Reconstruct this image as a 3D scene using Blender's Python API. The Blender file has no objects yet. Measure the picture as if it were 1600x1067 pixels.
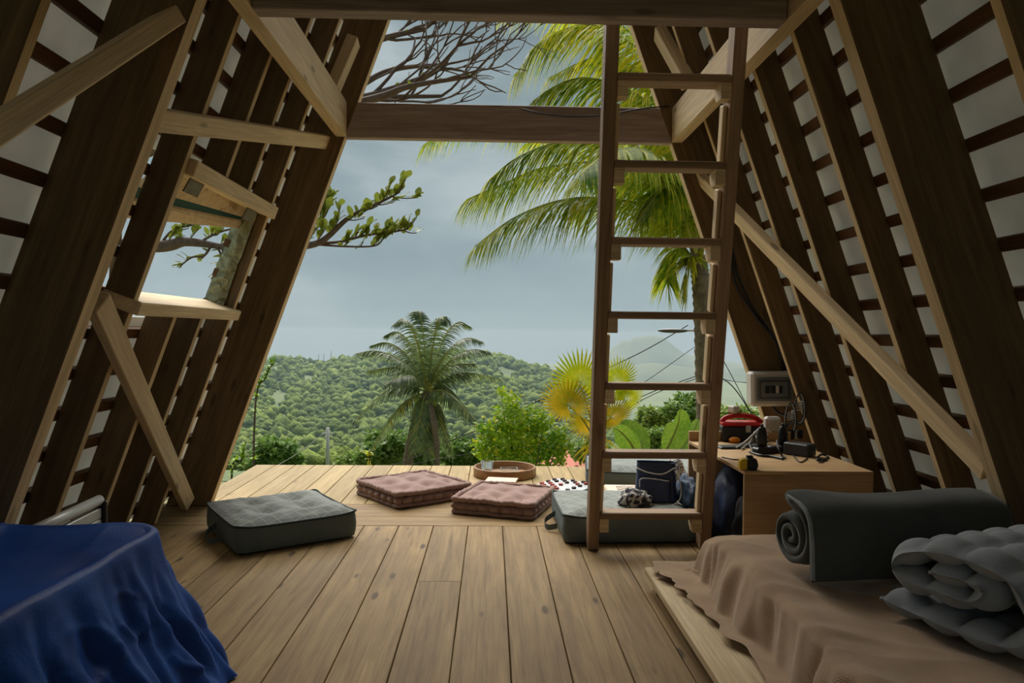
import bpy, bmesh, math, random
from mathutils import Vector, Matrix, noise
V = Vector
rnd = random.Random(11)
PI = math.pi
scene = bpy.context.scene
col = scene.collection

# ------------------------------------------------------------------ camera
FPX = 1130.0
def make_camera():
    roll = math.radians(0.6)
    c, s = math.cos(-roll), math.sin(-roll)
    u, v = -32.0, 13.5                                   # where +Y appears, from the image centre (y up)
    u, v = u * c + v * s, -u * s + v * c
    yaw = -math.atan(u / FPX)
    pitch = math.atan(v / math.hypot(FPX, u))
    cam = bpy.data.cameras.new('camera'); o = bpy.data.objects.new('camera', cam); col.objects.link(o)
    cam.sensor_width = 36; cam.lens = 36 * FPX / 1600; cam.clip_start = 0.05; cam.clip_end = 8000
    m = Matrix.Rotation(-yaw, 4, 'Z') @ Matrix.Rotation(PI / 2 - pitch, 4, 'X') @ Matrix.Rotation(roll, 4, 'Z')
    o.matrix_world = Matrix.Translation((0, 0, 1)) @ m
    scene.camera = o
    return m
CM = make_camera().to_3x3()
CAM = V((0, 0, 1))
def ray(px, py): return CM @ V(((px - 800) / FPX, -(py - 533.5) / FPX, -1))
def PY(px, py, y): d = ray(px, py); return CAM + d * (y / d.y)          # point on the plane Y = y
def PZ(px, py, z): d = ray(px, py); return CAM + d * ((z - 1) / d.z)    # point on the plane Z = z

# ------------------------------------------------------------------ sky, sun, exposure
scene.view_settings.view_transform = 'Standard'; scene.view_settings.look = 'None'
scene.view_settings.exposure = 0.64; scene.view_settings.gamma = 1; scene.view_settings.use_curve_mapping = False
w = bpy.data.worlds.new('overcast_sky'); scene.world = w; w.use_nodes = True
nt = w.node_tree; nt.nodes.clear()
def N(t, typ, **kw):
    n = t.nodes.new(typ)
    for k, v in kw.items():
        if k in n.inputs: n.inputs[k].default_value = v
        else: setattr(n, k, v)
    return n
def ramp(t, stops, interp='LINEAR'):
    n = t.nodes.new('ShaderNodeValToRGB'); e = n.color_ramp.elements; n.color_ramp.interpolation = interp
    while len(e) < len(stops): e.new(0.5)
    for q, (p, c) in zip(e, stops): q.position = p; q.color = (c[0], c[1], c[2], 1) if len(c) == 3 else c
    return n
tc = N(nt, 'ShaderNodeTexCoord')
mp = N(nt, 'ShaderNodeMapping'); mp.inputs['Scale'].default_value = (1, 1, 2.6); nt.links.new(tc.outputs['Generated'], mp.inputs[0])
n1 = N(nt, 'ShaderNodeTexNoise', Scale=3.1, Detail=7.0, Roughness=0.52, Distortion=0.35); nt.links.new(mp.outputs[0], n1.inputs['Vector'])
sep = N(nt, 'ShaderNodeSeparateXYZ'); nt.links.new(tc.outputs['Generated'], sep.inputs[0])
cl = ramp(nt, [(0.34, (0.098, 0.132, 0.147)), (0.50, (0.160, 0.205, 0.222)), (0.66, (0.295, 0.34, 0.355))])
nt.links.new(n1.outputs['Fac'], cl.inputs[0])
hz = ramp(nt, [(0.0, (0.9, 0.9, 0.9)), (0.10, (0.45, 0.45, 0.45)), (0.28, (0, 0, 0))]); nt.links.new(sep.outputs['Z'], hz.inputs[0])
mx = N(nt, 'ShaderNodeMix', data_type='RGBA'); nt.links.new(hz.outputs[0], mx.inputs['Factor'])
nt.links.new(cl.outputs[0], mx.inputs['A']); mx.inputs['B'].default_value = (0.150, 0.197, 0.217, 1)
bg = N(nt, 'ShaderNodeBackground', Strength=1.0); nt.links.new(mx.outputs['Result'], bg.inputs[0])
wo = N(nt, 'ShaderNodeOutputWorld'); nt.links.new(bg.outputs[0], wo.inputs[0])

sun = bpy.data.lights.new('sun', 'SUN'); so = bpy.data.objects.new('sun', sun); col.objects.link(so)
sun.energy = 4.4; sun.angle = math.radians(60); sun.color = (1.0, 0.95, 0.87)        # sun spread by thin cloud
so.rotation_euler = (V((-0.12, 0.70, 0.88))).to_track_quat('Z', 'Y').to_euler()
scene.cycles.max_bounces = 10; scene.cycles.diffuse_bounces = 6; scene.cycles.transparent_max_bounces = 12

# ------------------------------------------------------------------ materials
MATS = {}
def newmat(name):
    m = bpy.data.materials.new(name); m.use_nodes = True; t = m.node_tree; t.nodes.clear()
    o = N(t, 'ShaderNodeOutputMaterial'); b = N(t, 'ShaderNodeBsdfPrincipled'); t.links.new(b.outputs[0], o.inputs[0])
    MATS[name] = m
    return m, t, b
def mth(t, op, a, b=None, c=None):
    n = t.nodes.new('ShaderNodeMath'); n.operation = op
    for i, x in enumerate((a, b, c)):
        if x is None: continue
        if isinstance(x, (int, float)): n.inputs[i].default_value = x
        else: t.links.new(x, n.inputs[i])
    return n.outputs[0]
def mixc(t, fac, a, b, blend='MIX'):
    n = t.nodes.new('ShaderNodeMix'); n.data_type = 'RGBA'; n.blend_type = blend
    for key, x in (('Factor', fac), ('A', a), ('B', b)):
        if isinstance(x, (int, float)): n.inputs[key].default_value = x
        elif isinstance(x, tuple): n.inputs[key].default_value = (*x[:3], 1)
        else: t.links.new(x, n.inputs[key])
    return n.outputs['Result']
def coords(t, scale=(1, 1, 1), rand=True, src='Object'):
    tc = N(t, 'ShaderNodeTexCoord'); v = tc.outputs[src]
    if rand:
        oi = N(t, 'ShaderNodeObjectInfo')
        cb = N(t, 'ShaderNodeCombineXYZ')
        for i, k in enumerate((37.0, 17.3, 53.1)): t.links.new(mth(t, 'MULTIPLY', oi.outputs['Random'], k), cb.inputs[i])
        a = t.nodes.new('ShaderNodeVectorMath'); a.operation = 'ADD'; t.links.new(v, a.inputs[0]); t.links.new(cb.outputs[0], a.inputs[1]); v = a.outputs[0]
    m = N(t, 'ShaderNodeMapping'); m.inputs['Scale'].default_value = scale; t.links.new(v, m.inputs[0])
    return m.outputs[0]
def bump(t, b, h, strength=0.2, dist=0.01):
    n = N(t, 'ShaderNodeBump', Strength=strength, Distance=dist); t.links.new(h, n.inputs['Height']); t.links.new(n.outputs[0], b.inputs['Normal'])
def wood(name, dark, light, knot=0.5, rough=0.65, var=0.25, stain=None, gs=1.0):
    m, t, b = newmat(name)
    v = coords(t, (1.1 * gs, 16 * gs, 16 * gs)); g = N(t, 'ShaderNodeTexNoise', Scale=1.6, Detail=6.0, Roughness=0.6, Distortion=0.9); t.links.new(v, g.inputs['Vector'])
    v2 = coords(t, (2.5, 130, 130)); f = N(t, 'ShaderNodeTexNoise', Scale=1.5, Detail=3.0); t.links.new(v2, f.inputs['Vector'])
    c = ramp(t, [(0.28, dark), (0.72, light)]); t.links.new(g.outputs['Fac'], c.inputs[0])
    fr = ramp(t, [(0.3, (0.80, 0.80, 0.80)), (0.65, (1.06, 1.06, 1.06))]); t.links.new(f.outputs['Fac'], fr.inputs[0])
    cc = mixc(t, 1.0, c.outputs[0], fr.outputs[0], 'MULTIPLY')
    oi = N(t, 'ShaderNodeObjectInfo'); tone = mth(t, 'MULTIPLY_ADD', oi.outputs['Random'], 2 * var, 1 - var)
    cb = N(t, 'ShaderNodeCombineColor')
    for i in range(3): t.links.new(tone, cb.inputs[i])
    cc = mixc(t, 1.0, cc, cb.outputs[0], 'MULTIPLY')
    if knot:
        vk = coords(t, (2.6, 8.5, 8.5)); k = N(t, 'ShaderNodeTexVoronoi', Scale=1.0); t.links.new(vk, k.inputs['Vector'])
        kr = ramp(t, [(0.07, (1, 1, 1)), (0.13, (0, 0, 0))]); t.links.new(k.outputs['Distance'], kr.inputs[0])
        cc = mixc(t, mth(t, 'MULTIPLY', kr.outputs[0], knot), cc, tuple(x * 0.35 for x in dark))
    if stain:
        vs = coords(t, (1.3, 2.2, 2.2)); s = N(t, 'ShaderNodeTexNoise', Scale=2.0, Detail=5.0, Roughness=0.65); t.links.new(vs, s.inputs['Vector'])
        sr = ramp(t, [(0.45, (0, 0, 0)), (0.75, (1, 1, 1))]); t.links.new(s.outputs['Fac'], sr.inputs[0])
        cc = mixc(t, mth(t, 'MULTIPLY', sr.outputs[0], 0.55), cc, stain)
    t.links.new(cc, b.inputs['Base Color']); b.inputs['Roughness'].default_value = rough
    b.inputs['Specular IOR Level'].default_value = 0.3
    bump(t, b, f.outputs['Fac'], 0.18, 0.004)
    return m
def plain(name, c, rough=0.6, c2=None, scale=8.0, bmp=0.0, metal=0.0, spec=0.4, sheen=0.0, dist=0.01, rand=True, tint=None, weave=0.0, detail=4.0):
    m, t, b = newmat(name)
    b.inputs['Roughness'].default_value = rough; b.inputs['Metallic'].default_value = metal; b.inputs['Specular IOR Level'].default_value = spec
    v = coords(t, (1, 1, 1), rand); n = N(t, 'ShaderNodeTexNoise', Scale=scale, Detail=detail, Roughness=0.6); t.links.new(v, n.inputs['Vector'])
    r = ramp(t, [(0.3, c), (0.7, c2 or tuple(x * 0.85 for x in c))]); t.links.new(n.outputs['Fac'], r.inputs[0])
    t.links.new(r.outputs[0], b.inputs['Base Color'])
    if sheen:
        b.inputs['Sheen Weight'].default_value = sheen; b.inputs['Sheen Roughness'].default_value = 0.35
        if tint: b.inputs['Sheen Tint'].default_value = (*tint, 1)
    if bmp:
        if weave:
            n2 = N(t, 'ShaderNodeTexNoise', Scale=weave, Detail=2.0); t.links.new(v, n2.inputs['Vector'])
            bump(t, b, mth(t, 'ADD', n.outputs['Fac'], mth(t, 'MULTIPLY', n2.outputs['Fac'], 0.5)), bmp, dist)
        else: bump(t, b, n.outputs['Fac'], bmp, dist)
    return m
def leafmat(name, c, c2, trans=0.45, rough=0.45, scale=1.5, rand=False):
    m, t, b = newmat(name)
    v = coords(t, (1, 1, 1), rand); n = N(t, 'ShaderNodeTexNoise', Scale=scale, Detail=3.0); t.links.new(v, n.inputs['Vector'])
    n2 = N(t, 'ShaderNodeTexNoise', Scale=scale * 9, Detail=1.0); t.links.new(v, n2.inputs['Vector'])
    f = mth(t, 'ADD', mth(t, 'MULTIPLY', n.outputs['Fac'], 0.5), mth(t, 'MULTIPLY', n2.outputs['Fac'], 0.5))
    r = ramp(t, [(0.38, c), (0.62, c2)]); t.links.new(f, r.inputs[0]); t.links.new(r.outputs[0], b.inputs['Base Color'])
    b.inputs['Roughness'].default_value = rough; b.inputs['Specular IOR Level'].default_value = 0.35
    if trans:
        tr = N(t, 'ShaderNodeBsdfTranslucent'); t.links.new(r.outputs[0], tr.inputs[0])
        mxs = N(t, 'ShaderNodeMixShader', ); mxs.inputs[0].default_value = trans
        o = next(x for x in t.nodes if x.type == 'OUTPUT_MATERIAL')
        t.links.new(b.outputs[0], mxs.inputs[1]); t.links.new(tr.outputs[0], mxs.inputs[2]); t.links.new(mxs.outputs[0], o.inputs[0])
    return m

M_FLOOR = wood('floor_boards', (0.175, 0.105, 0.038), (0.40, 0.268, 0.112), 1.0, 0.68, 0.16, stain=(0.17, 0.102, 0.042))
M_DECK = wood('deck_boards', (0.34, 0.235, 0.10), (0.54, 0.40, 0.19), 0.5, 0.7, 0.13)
M_RAFT = wood('rafter_timber', (0.105, 0.064, 0.028), (0.225, 0.145, 0.068), 0.6, 0.6, 0.2)
M_LIGHT = wood('pale_timber', (0.60, 0.44, 0.25), (0.86, 0.69, 0.43), 0.7, 0.65, 0.15)
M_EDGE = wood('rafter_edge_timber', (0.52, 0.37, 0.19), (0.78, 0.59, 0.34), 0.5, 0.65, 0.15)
M_BEAM = wood('beam_timber', (0.25, 0.19, 0.17), (0.46, 0.37, 0.345), 0.5, 0.6, 0.15)
M_BATT = wood('batten_timber', (0.10, 0.05, 0.022), (0.19, 0.10, 0.045), 0.3, 0.7, 0.2)
M_LADD = wood('ladder_timber', (0.24, 0.155, 0.095), (0.44, 0.30, 0.19), 0.5, 0.6, 0.15)
M_PLY = wood('plywood', (0.42, 0.26, 0.12), (0.64, 0.44, 0.23), 0.3, 0.55, 0.08, stain=(0.33, 0.19, 0.09), gs=0.6)
M_TRAY = wood('tray_wood', (0.26, 0.13, 0.055), (0.48, 0.27, 0.12), 0.0, 0.45, 0.05)
M_PINK = plain('mauve_cotton', (0.36, 0.235, 0.20), 0.9, (0.29, 0.18, 0.155), 9, 0.25, sheen=0.25, weave=160)
M_GREY = plain('grey_canvas', (0.150, 0.190, 0.185), 0.85, (0.115, 0.150, 0.148), 6, 0.2, weave=220)
M_GRIM = plain('dark_piping', (0.03, 0.045, 0.043), 0.8)
M_BLUE = plain('blue_velvet', (0.014, 0.072, 0.30), 0.5, (0.007, 0.036, 0.185), 5, 0.15, sheen=0.22, tint=(0.03, 0.22, 1.0), weave=140, spec=0.15)
M_ROLL = plain('charcoal_cotton', (0.090, 0.098, 0.090), 0.9, (0.068, 0.074, 0.070), 7, 0.3, weave=200, sheen=0.2)
M_QUILT = plain('slate_cotton', (0.33, 0.36, 0.385), 0.85, (0.25, 0.28, 0.305), 6, 0.25, weave=200, sheen=0.2)
M_SHEET = leafmat('white_translucent_roof_sheet', (0.82, 0.81, 0.77), (0.74, 0.73, 0.69), 0.30, 0.5, 1.2)
M_BLACK = plain('black_plastic', (0.012, 0.012, 0.013), 0.4, spec=0.5)
M_DGREY = plain('dark_grey_plastic', (0.06, 0.062, 0.065), 0.45)
M_WPLAS = plain('cream_plastic', (0.62, 0.59, 0.53), 0.45)
M_GPLAS = plain('grey_window_plastic', (0.16, 0.19, 0.19), 0.2, spec=0.6)
M_RED = plain('red_plastic', (0.55, 0.02, 0.02), 0.4)
M_ORANGE = plain('orange_plastic', (0.75, 0.27, 0.02), 0.5)
M_YELLOW = plain('yellow_plastic', (0.72, 0.48, 0.02), 0.4)
M_NAVY = plain('navy_nylon', (0.022, 0.042, 0.115), 0.5, (0.013, 0.024, 0.065), 10, 0.3, weave=120, spec=0.5)
M_DBLUE = plain('steel_blue_cloth', (0.06, 0.10, 0.165), 0.6, (0.035, 0.06, 0.11), 8, 0.3)
M_DARKC = plain('dark_cloth', (0.014, 0.016, 0.022), 0.8, (0.008, 0.009, 0.012), 8, 0.3)
M_TEAL = plain('teal_cloth', (0.01, 0.085, 0.075), 0.75, (0.006, 0.05, 0.046), 8, 0.3)
M_GCLOTH = plain('grey_nylon', (0.15, 0.15, 0.15), 0.6, (0.09, 0.09, 0.09), 12, 0.3)
M_ALU = plain('brushed_aluminium', (0.60, 0.60, 0.57), 0.45, metal=0.35)
M_STEEL = plain('galvanised_steel', (0.18, 0.16, 0.13), 0.5, (0.12, 0.09, 0.065), 40, metal=0.6)
M_CABLE = plain('white_cable', (0.55, 0.53, 0.48), 0.5)
M_BARK = plain('palm_bark', (0.235, 0.185, 0.13), 0.9, (0.11, 0.085, 0.06), 14, 0.6, dist=0.03)
M_BRAN = plain('grey_bark', (0.155, 0.115, 0.095), 0.85, (0.09, 0.065, 0.055), 30, 0.4)
M_CONC = plain('concrete', (0.50, 0.50, 0.48), 0.8)
M_TEALB = plain('board_edge_paint', (0.10, 0.22, 0.25), 0.5)
M_BROWNP = plain('brown_draughtsman', (0.055, 0.018, 0.013), 0.4)
M_REDP = plain('red_draughtsman', (0.42, 0.05, 0.03), 0.4)
M_PAPER = plain('paper', (0.72, 0.66, 0.55), 0.7)
M_COVER = plain('red_book_cover', (0.45, 0.07, 0.03), 0.5)
M_FROND = leafmat('palm_leaflet', (0.13, 0.26, 0.02), (0.44, 0.48, 0.035), 0.6)
M_FRONDY = leafmat('palm_leaflet_yellow', (0.34, 0.42, 0.025), (0.72, 0.60, 0.04), 0.62)
M_FROND2 = leafmat('far_palm_leaflet', (0.06, 0.10, 0.042), (0.19, 0.25, 0.085), 0.35, scale=0.5)
M_RACH = plain('palm_rachis', (0.30, 0.30, 0.06), 0.6)
M_FAN = leafmat('fan_leaf', (0.42, 0.52, 0.015), (0.66, 0.64, 0.03), 0.45, scale=3)
M_FANO = leafmat('fan_leaf_ochre', (0.48, 0.45, 0.02), (0.74, 0.50, 0.035), 0.4, scale=3)
M_BUSH = leafmat('bush_leaf', (0.13, 0.32, 0.014), (0.42, 0.58, 0.025), 0.4, scale=2.5)
M_BUSHY = leafmat('bush_leaf_tip', (0.50, 0.62, 0.02), (0.70, 0.62, 0.03), 0.45, scale=3)
M_BANA = leafmat('banana_leaf', (0.17, 0.34, 0.03), (0.34, 0.48, 0.06), 0.4, scale=4)
M_TREE = leafmat('tree_leaf', (0.08, 0.18, 0.028), (0.23, 0.34, 0.07), 0.3, scale=0.6)
M_TREE2 = leafmat('pale_tree_leaf', (0.17, 0.28, 0.05), (0.38, 0.46, 0.12), 0.3, scale=0.6)
M_LEAF = leafmat('broad_leaf', (0.10, 0.19, 0.025), (0.30, 0.30, 0.04), 0.4, scale=6, rand=True)
M_HILL = leafmat('hill_canopy', (0.085, 0.15, 0.024), (0.32, 0.42, 0.075), 0.0, 0.9, 0.045)
_t = M_HILL.node_tree; _b = next(n for n in _t.nodes if n.type == 'BSDF_PRINCIPLED'); _n = N(_t, 'ShaderNodeTexNoise', Scale=1.4, Detail=4.0, Roughness=0.7); _t.links.new(coords(_t, (1, 1, 1), False), _n.inputs['Vector']); bump(_t, _b, _n.outputs['Fac'], 1.0, 1.6)
M_GROUND = plain('meadow', (0.085, 0.13, 0.05), 0.95, (0.15, 0.19, 0.075), 0.03, rand=False)
M_GNEAR = plain('hillside_earth', (0.16, 0.18, 0.05), 0.95, (0.22, 0.17, 0.09), 0.8, rand=False)
M_MOUNT = plain('mountain_forest', (0.07, 0.10, 0.05), 0.95, (0.11, 0.14, 0.07), 0.01, rand=False)
M_ROOFT = plain('red_roof_tile', (0.48, 0.14, 0.09), 0.8)
def glassmat():
    m, t, b = newmat('clear_glass')
    b.inputs['Base Color'].default_value = (0.93, 0.96, 0.95, 1); b.inputs['Roughness'].default_value = 0.05; b.inputs['Transmission Weight'].default_value = 0.9
    b.inputs['IOR'].default_value = 1.3
    return m
M_GLASS = glassmat()
def blanketmat():                                                    # fine ribbed cotton
    m, t, b = newmat('brown_ribbed_cotton')
    v = coords(t, (1, 1, 1), False, 'UV')
    wv = N(t, 'ShaderNodeTexWave', Scale=62.0, Distortion=0.25, Detail=1.0); wv.bands_direction = 'X'; t.links.new(v, wv.inputs['Vector'])
    wv2 = N(t, 'ShaderNodeTexWave', Scale=48.0, Distortion=0.2); wv2.bands_direction = 'Y'; t.links.new(v, wv2.inputs['Vector'])
    n = N(t, 'ShaderNodeTexNoise', Scale=5.0, Detail=4.0); t.links.new(v, n.inputs['Vector'])
    r = ramp(t, [(0.3, (0.52, 0.36, 0.225)), (0.7, (0.39, 0.26, 0.16))]); t.links.new(n.outputs['Fac'], r.inputs[0])
    h = mth(t, 'ADD', wv.outputs['Fac'], mth(t, 'MULTIPLY', wv2.outputs['Fac'], 0.5))
    lr = ramp(t, [(0.1, (0.80, 0.80, 0.80)), (0.9, (1.08, 1.08, 1.08))]); t.links.new(mth(t, 'MULTIPLY', h, 0.66), lr.inputs[0])
    t.links.new(mixc(t, 1.0, r.outputs[0], lr.outputs[0], 'MULTIPLY'), b.inputs['Base Color'])
    b.inputs['Roughness'].default_value = 0.95; b.inputs['Sheen Weight'].default_value = 0.3; b.inputs['Specular IOR Level'].default_value = 0.1
    bump(t, b, h, 0.35, 0.003)
    return m
M_BLANK = blanketmat()
def quiltedmat():                                                    # grey top with pale diagonal stitching
    m, t, b = newmat('grey_stitched_canvas')
    v = coords(t, (1, 1, 1), False)
    sp = N(t, 'ShaderNodeSeparateXYZ'); t.links.new(v, sp.inputs[0])
    x, y = sp.outputs[0], sp.outputs[1]
    def line(e):
        f = mth(t, 'FRACT', mth(t, 'MULTIPLY', e, 17.0)); return mth(t, 'LESS_THAN', mth(t, 'ABSOLUTE', mth(t, 'SUBTRACT', f, 0.5)), 0.035)
    l = mth(t, 'MAXIMUM', line(mth(t, 'ADD', x, mth(t, 'MULTIPLY', y, 0.45))), line(mth(t, 'SUBTRACT', mth(t, 'MULTIPLY', x, 0.45), y)))
    n = N(t, 'ShaderNodeTexNoise', Scale=14.0, Detail=4.0); t.links.new(v, n.inputs['Vector'])
    r = ramp(t, [(0.3, (0.25, 0.275, 0.255)), (0.7, (0.18, 0.205, 0.195))]); t.links.new(n.outputs['Fac'], r.inputs[0])
    t.links.new(mixc(t, mth(t, 'MULTIPLY', l, 0.65), r.outputs[0], (0.45, 0.46, 0.42)), b.inputs['Base Color'])
    b.inputs['Roughness'].default_value = 0.9
    n2 = N(t, 'ShaderNodeTexNoise', Scale=70.0, Detail=2.0); t.links.new(v, n2.inputs['Vector'])
    bump(t, b, mth(t, 'SUBTRACT', mth(t, 'MULTIPLY', n2.outputs['Fac'], 0.4), l), 0.35, 0.006)
    return m
M_STITCH = quiltedmat()
def patternmat(name, a, c, scale):                                    # black and white printed cloth
    m, t, b = newmat(name)
    v = coords(t, (1, 1, 1)); n = N(t, 'ShaderNodeTexVoronoi', Scale=scale); t.links.new(v, n.inputs['Vector'])
    ns = N(t, 'ShaderNodeTexNoise', Scale=scale * 0.7, Detail=2.0, Distortion=2.5); t.links.new(v, ns.inputs['Vector'])
    r = ramp(t, [(0.48, a), (0.53, c)]); t.links.new(ns.outputs['Fac'], r.inputs[0]); t.links.new(r.outputs[0], b.inputs['Base Color'])
    b.inputs['Roughness'].default_value = 0.8
    return m
M_ZEBRA = patternmat('printed_cloth', (0.02, 0.02, 0.025), (0.5, 0.49, 0.46), 22)
M_LACE = patternmat('speckled_cloth', (0.05, 0.05, 0.055), (0.42, 0.41, 0.39), 60)
def checkmat():
    m, t, b = newmat('draughts_print')
    v = coords(t, (1, 1, 1), False); c = N(t, 'ShaderNodeTexChecker', Scale=24.2)
    c.inputs[1].default_value = (0.72, 0.74, 0.76, 1); c.inputs[2].default_value = (0.60, 0.64, 0.67, 1); t.links.new(v, c.inputs[0])
    t.links.new(c.outputs[0], b.inputs['Base Color']); b.inputs['Roughness'].default_value = 0.35
    m2, t, b = newmat('wooden_check_print')
    v = coords(t, (1, 1, 1), False); c = N(t, 'ShaderNodeTexChecker', Scale=30.0)
    c.inputs[1].default_value = (0.60, 0.52, 0.42, 1); c.inputs[2].default_value = (0.22, 0.15, 0.10, 1); t.links.new(v, c.inputs[0])
    t.links.new(c.outputs[0], b.inputs['Base Color'])
    return m, m2
M_CHECK, M_CHECKW = checkmat()
def foilmat():
    m, t, b = newmat('crumpled_green_foil')
    v = coords(t); n = N(t, 'ShaderNodeTexNoise', Scale=16.0, Detail=5.0, Distortion=1.6); t.links.new(v, n.inputs['Vector'])
    r = ramp(t, [(0.35, (0.20, 0.21, 0.12)), (0.65, (0.42, 0.43, 0.28))]); t.links.new(n.outputs['Fac'], r.inputs[0]); t.links.new(r.outputs[0], b.inputs['Base Color'])
    b.inputs['Metallic'].default_value = 0.3; b.inputs['Roughness'].default_value = 0.35; bump(t, b, n.outputs['Fac'], 0.8, 0.03)
    return m
M_FOIL = foilmat()

# ------------------------------------------------------------------ mesh helpers
def link(name, me, mat, parent=None, loc=None):
    o = bpy.data.objects.new(name, me); col.objects.link(o)
    if mat and not me.materials: me.materials.append(mat)
    if parent: o.parent = parent
    if loc is not None: o.location = loc
    return o
def empty(name, loc=(0, 0, 0), rz=0, parent=None):
    o = bpy.data.objects.new(name, None); col.objects.link(o); o.location = loc; o.rotation_euler = (0, 0, rz); o.empty_display_size = 0.05
    if parent: o.parent = parent
    return o
def tag(o, label=None, cat=None, group=None, kind=None):
    if label: o['label'] = label
    if cat: o['category'] = cat
    if group: o['group'] = group
    if kind: o['kind'] = kind
    return o
def thing(name, label, cat, loc=(0, 0, 0), rz=0, group=None): return tag(empty(name, loc, rz), label, cat, group)
BOXES = {}
def cbox(sx, sy, sz, b, mat):                                         # box with chamfered edges, centred; alike boxes share one mesh
    key = (round(sx, 4), round(sy, 4), round(sz, 4), b, mat.name)
    if key in BOXES: return BOXES[key]
    bm = bmesh.new(); b = min(b, sx * .3, sy * .3, sz * .3)
    for i in (-1, 1):
        for j in (-1, 1):
            for k in (-1, 1):
                x, y, z = i * sx / 2, j * sy / 2, k * sz / 2
                bm.verts.new((x - i * b, y - j * b, z)); bm.verts.new((x - i * b, y, z - k * b)); bm.verts.new((x, y - j * b, z - k * b))
    bmesh.ops.convex_hull(bm, input=bm.verts[:]); bmesh.ops.recalc_face_normals(bm, faces=bm.faces[:])
    me = bpy.data.meshes.new('box'); bm.to_mesh(me); bm.free(); BOXES[key] = me
    return me
def box(name, size, loc, mat, parent=None, rot=(0, 0, 0), b=0.004):
    o = link(name, cbox(*size, b, mat), mat, parent, loc); o.rotation_euler = rot
    return o
def frame_mat(ex, up):
    ex = ex.normalized(); ey = up.cross(ex).normalized(); ez = ex.cross(ey)
    return Matrix((ex, ey, ez)).transposed()
def beam(name, p0, p1, wid, hgt, up, mat, parent=None, b=0.004):
    p0, p1 = V(p0), V(p1); me = cbox((p1 - p0).length, wid, hgt, b, mat)
    o = link(name, me, mat, parent)
    o.matrix_local = Matrix.Translation((p0 + p1) / 2) @ frame_mat(p1 - p0, V(up)).to_4x4()
    return o
class MB:
    def __init__(s): s.v = []; s.f = []; s.uv = None
    def add(s, vs, fs):
        n = len(s.v); s.v += [tuple(x) for x in vs]; s.f += [tuple(i + n for i in f) for f in fs]; return s
    def grid(s, nu, nv, fn, cu=False, cv=False):                      # fn(i/nu, j/nv)
        mu, mv = (nu if cu else nu + 1), (nv if cv else nv + 1); n = len(s.v)
        for i in range(mu):
            for j in range(mv): s.v.append(tuple(fn(i / nu, j / nv)))
        for i in range(nu):
            for j in range(nv):
                a, b = i % mu, (i + 1) % mu; c, d = j % mv, (j + 1) % mv
                s.f.append((n + a * mv + c, n + b * mv + c, n + b * mv + d, n + a * mv + d))
        return s
    def tube(s, pts, rad, k=8, cap=True, closed=False):
        pts = [V(p) for p in pts]; m = len(pts)
        if not hasattr(rad, '__len__'): rad = [rad] * m
        n = len(s.v); up = V((0, 0, 1)); prev = None
        for i, p in enumerate(pts):
            a, b = pts[(i - 1) % m if closed else max(i - 1, 0)], pts[(i + 1) % m if closed else min(i + 1, m - 1)]
            t = (b - a).normalized() if (b - a).length > 1e-9 else V((0, 0, 1))
            if prev is None: x = t.orthogonal().normalized()
            else: x = prev - t * prev.dot(t); x = x.normalized() if x.length > 1e-6 else t.orthogonal().normalized()
            prev = x; y = t.cross(x)
            for q in range(k): a2 = 2 * PI * q / k; s.v.append(tuple(p + (x * math.cos(a2) + y * math.sin(a2)) * rad[i]))
        for i in range(m if closed else m - 1):
            i2 = (i + 1) % m
            for q in range(k): q2 = (q + 1) % k; s.f.append((n + i * k + q, n + i * k + q2, n + i2 * k + q2, n + i2 * k + q))
        if cap and not closed: s.f.append(tuple(n + q for q in reversed(range(k)))); s.f.append(tuple(n + (m - 1) * k + q for q in range(k)))
        return s
    def lathe(s, prof, k=32, c=(0, 0, 0)):
        n = len(s.v); m = len(prof)
        for q in range(k):
            a = 2 * PI * q / k
            for r, z in prof: s.v.append((c[0] + r * math.cos(a), c[1] + r * math.sin(a), c[2] + z))
        for q in range(k):
            q2 = (q + 1) % k
            for i in range(m - 1): s.f.append((n + q * m + i, n + q2 * m + i, n + q2 * m + i + 1, n + q * m + i + 1))
        return s
    def prism(s, poly, a, b, axis=1):                                  # convex polygon of two coordinates, extruded along the third
        n = len(s.v); m = len(poly)
        for e in (a, b):
            for p, q in poly: s.v.append((e, p, q) if axis == 0 else (p, e, q) if axis == 1 else (p, q, e))
        s.f.append(tuple(n + i for i in range(m))); s.f.append(tuple(n + m + i for i in reversed(range(m))))
        for i in range(m): j = (i + 1) % m; s.f.append((n + j, n + i, n + m + i, n + m + j))
        return s
    def box(s, c, size):
        x, y, z = (q / 2 for q in size)
        return s.prism([(c[0] - x, c[2] - z), (c[0] + x, c[2] - z), (c[0] + x, c[2] + z), (c[0] - x, c[2] + z)], c[1] - y, c[1] + y)
    def build(s, name, mat, parent=None, smooth=True, loc=None, fix=True, bev=0):
        me = bpy.data.meshes.new(name); me.from_pydata(s.v, [], s.f)
        if fix:
            bm = bmesh.new(); bm.from_mesh(me)
            bmesh.ops.recalc_face_normals(bm, faces=bm.faces[:])
            if bev: bmesh.ops.bevel(bm, geom=bm.edges[:], offset=bev, segments=1, affect='EDGES')
            bm.to_mesh(me); bm.free()
        if smooth: me.polygons.foreach_set('use_smooth', [True] * len(me.polygons))
        me.update()
        return link(name, me, mat, parent, loc)
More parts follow.
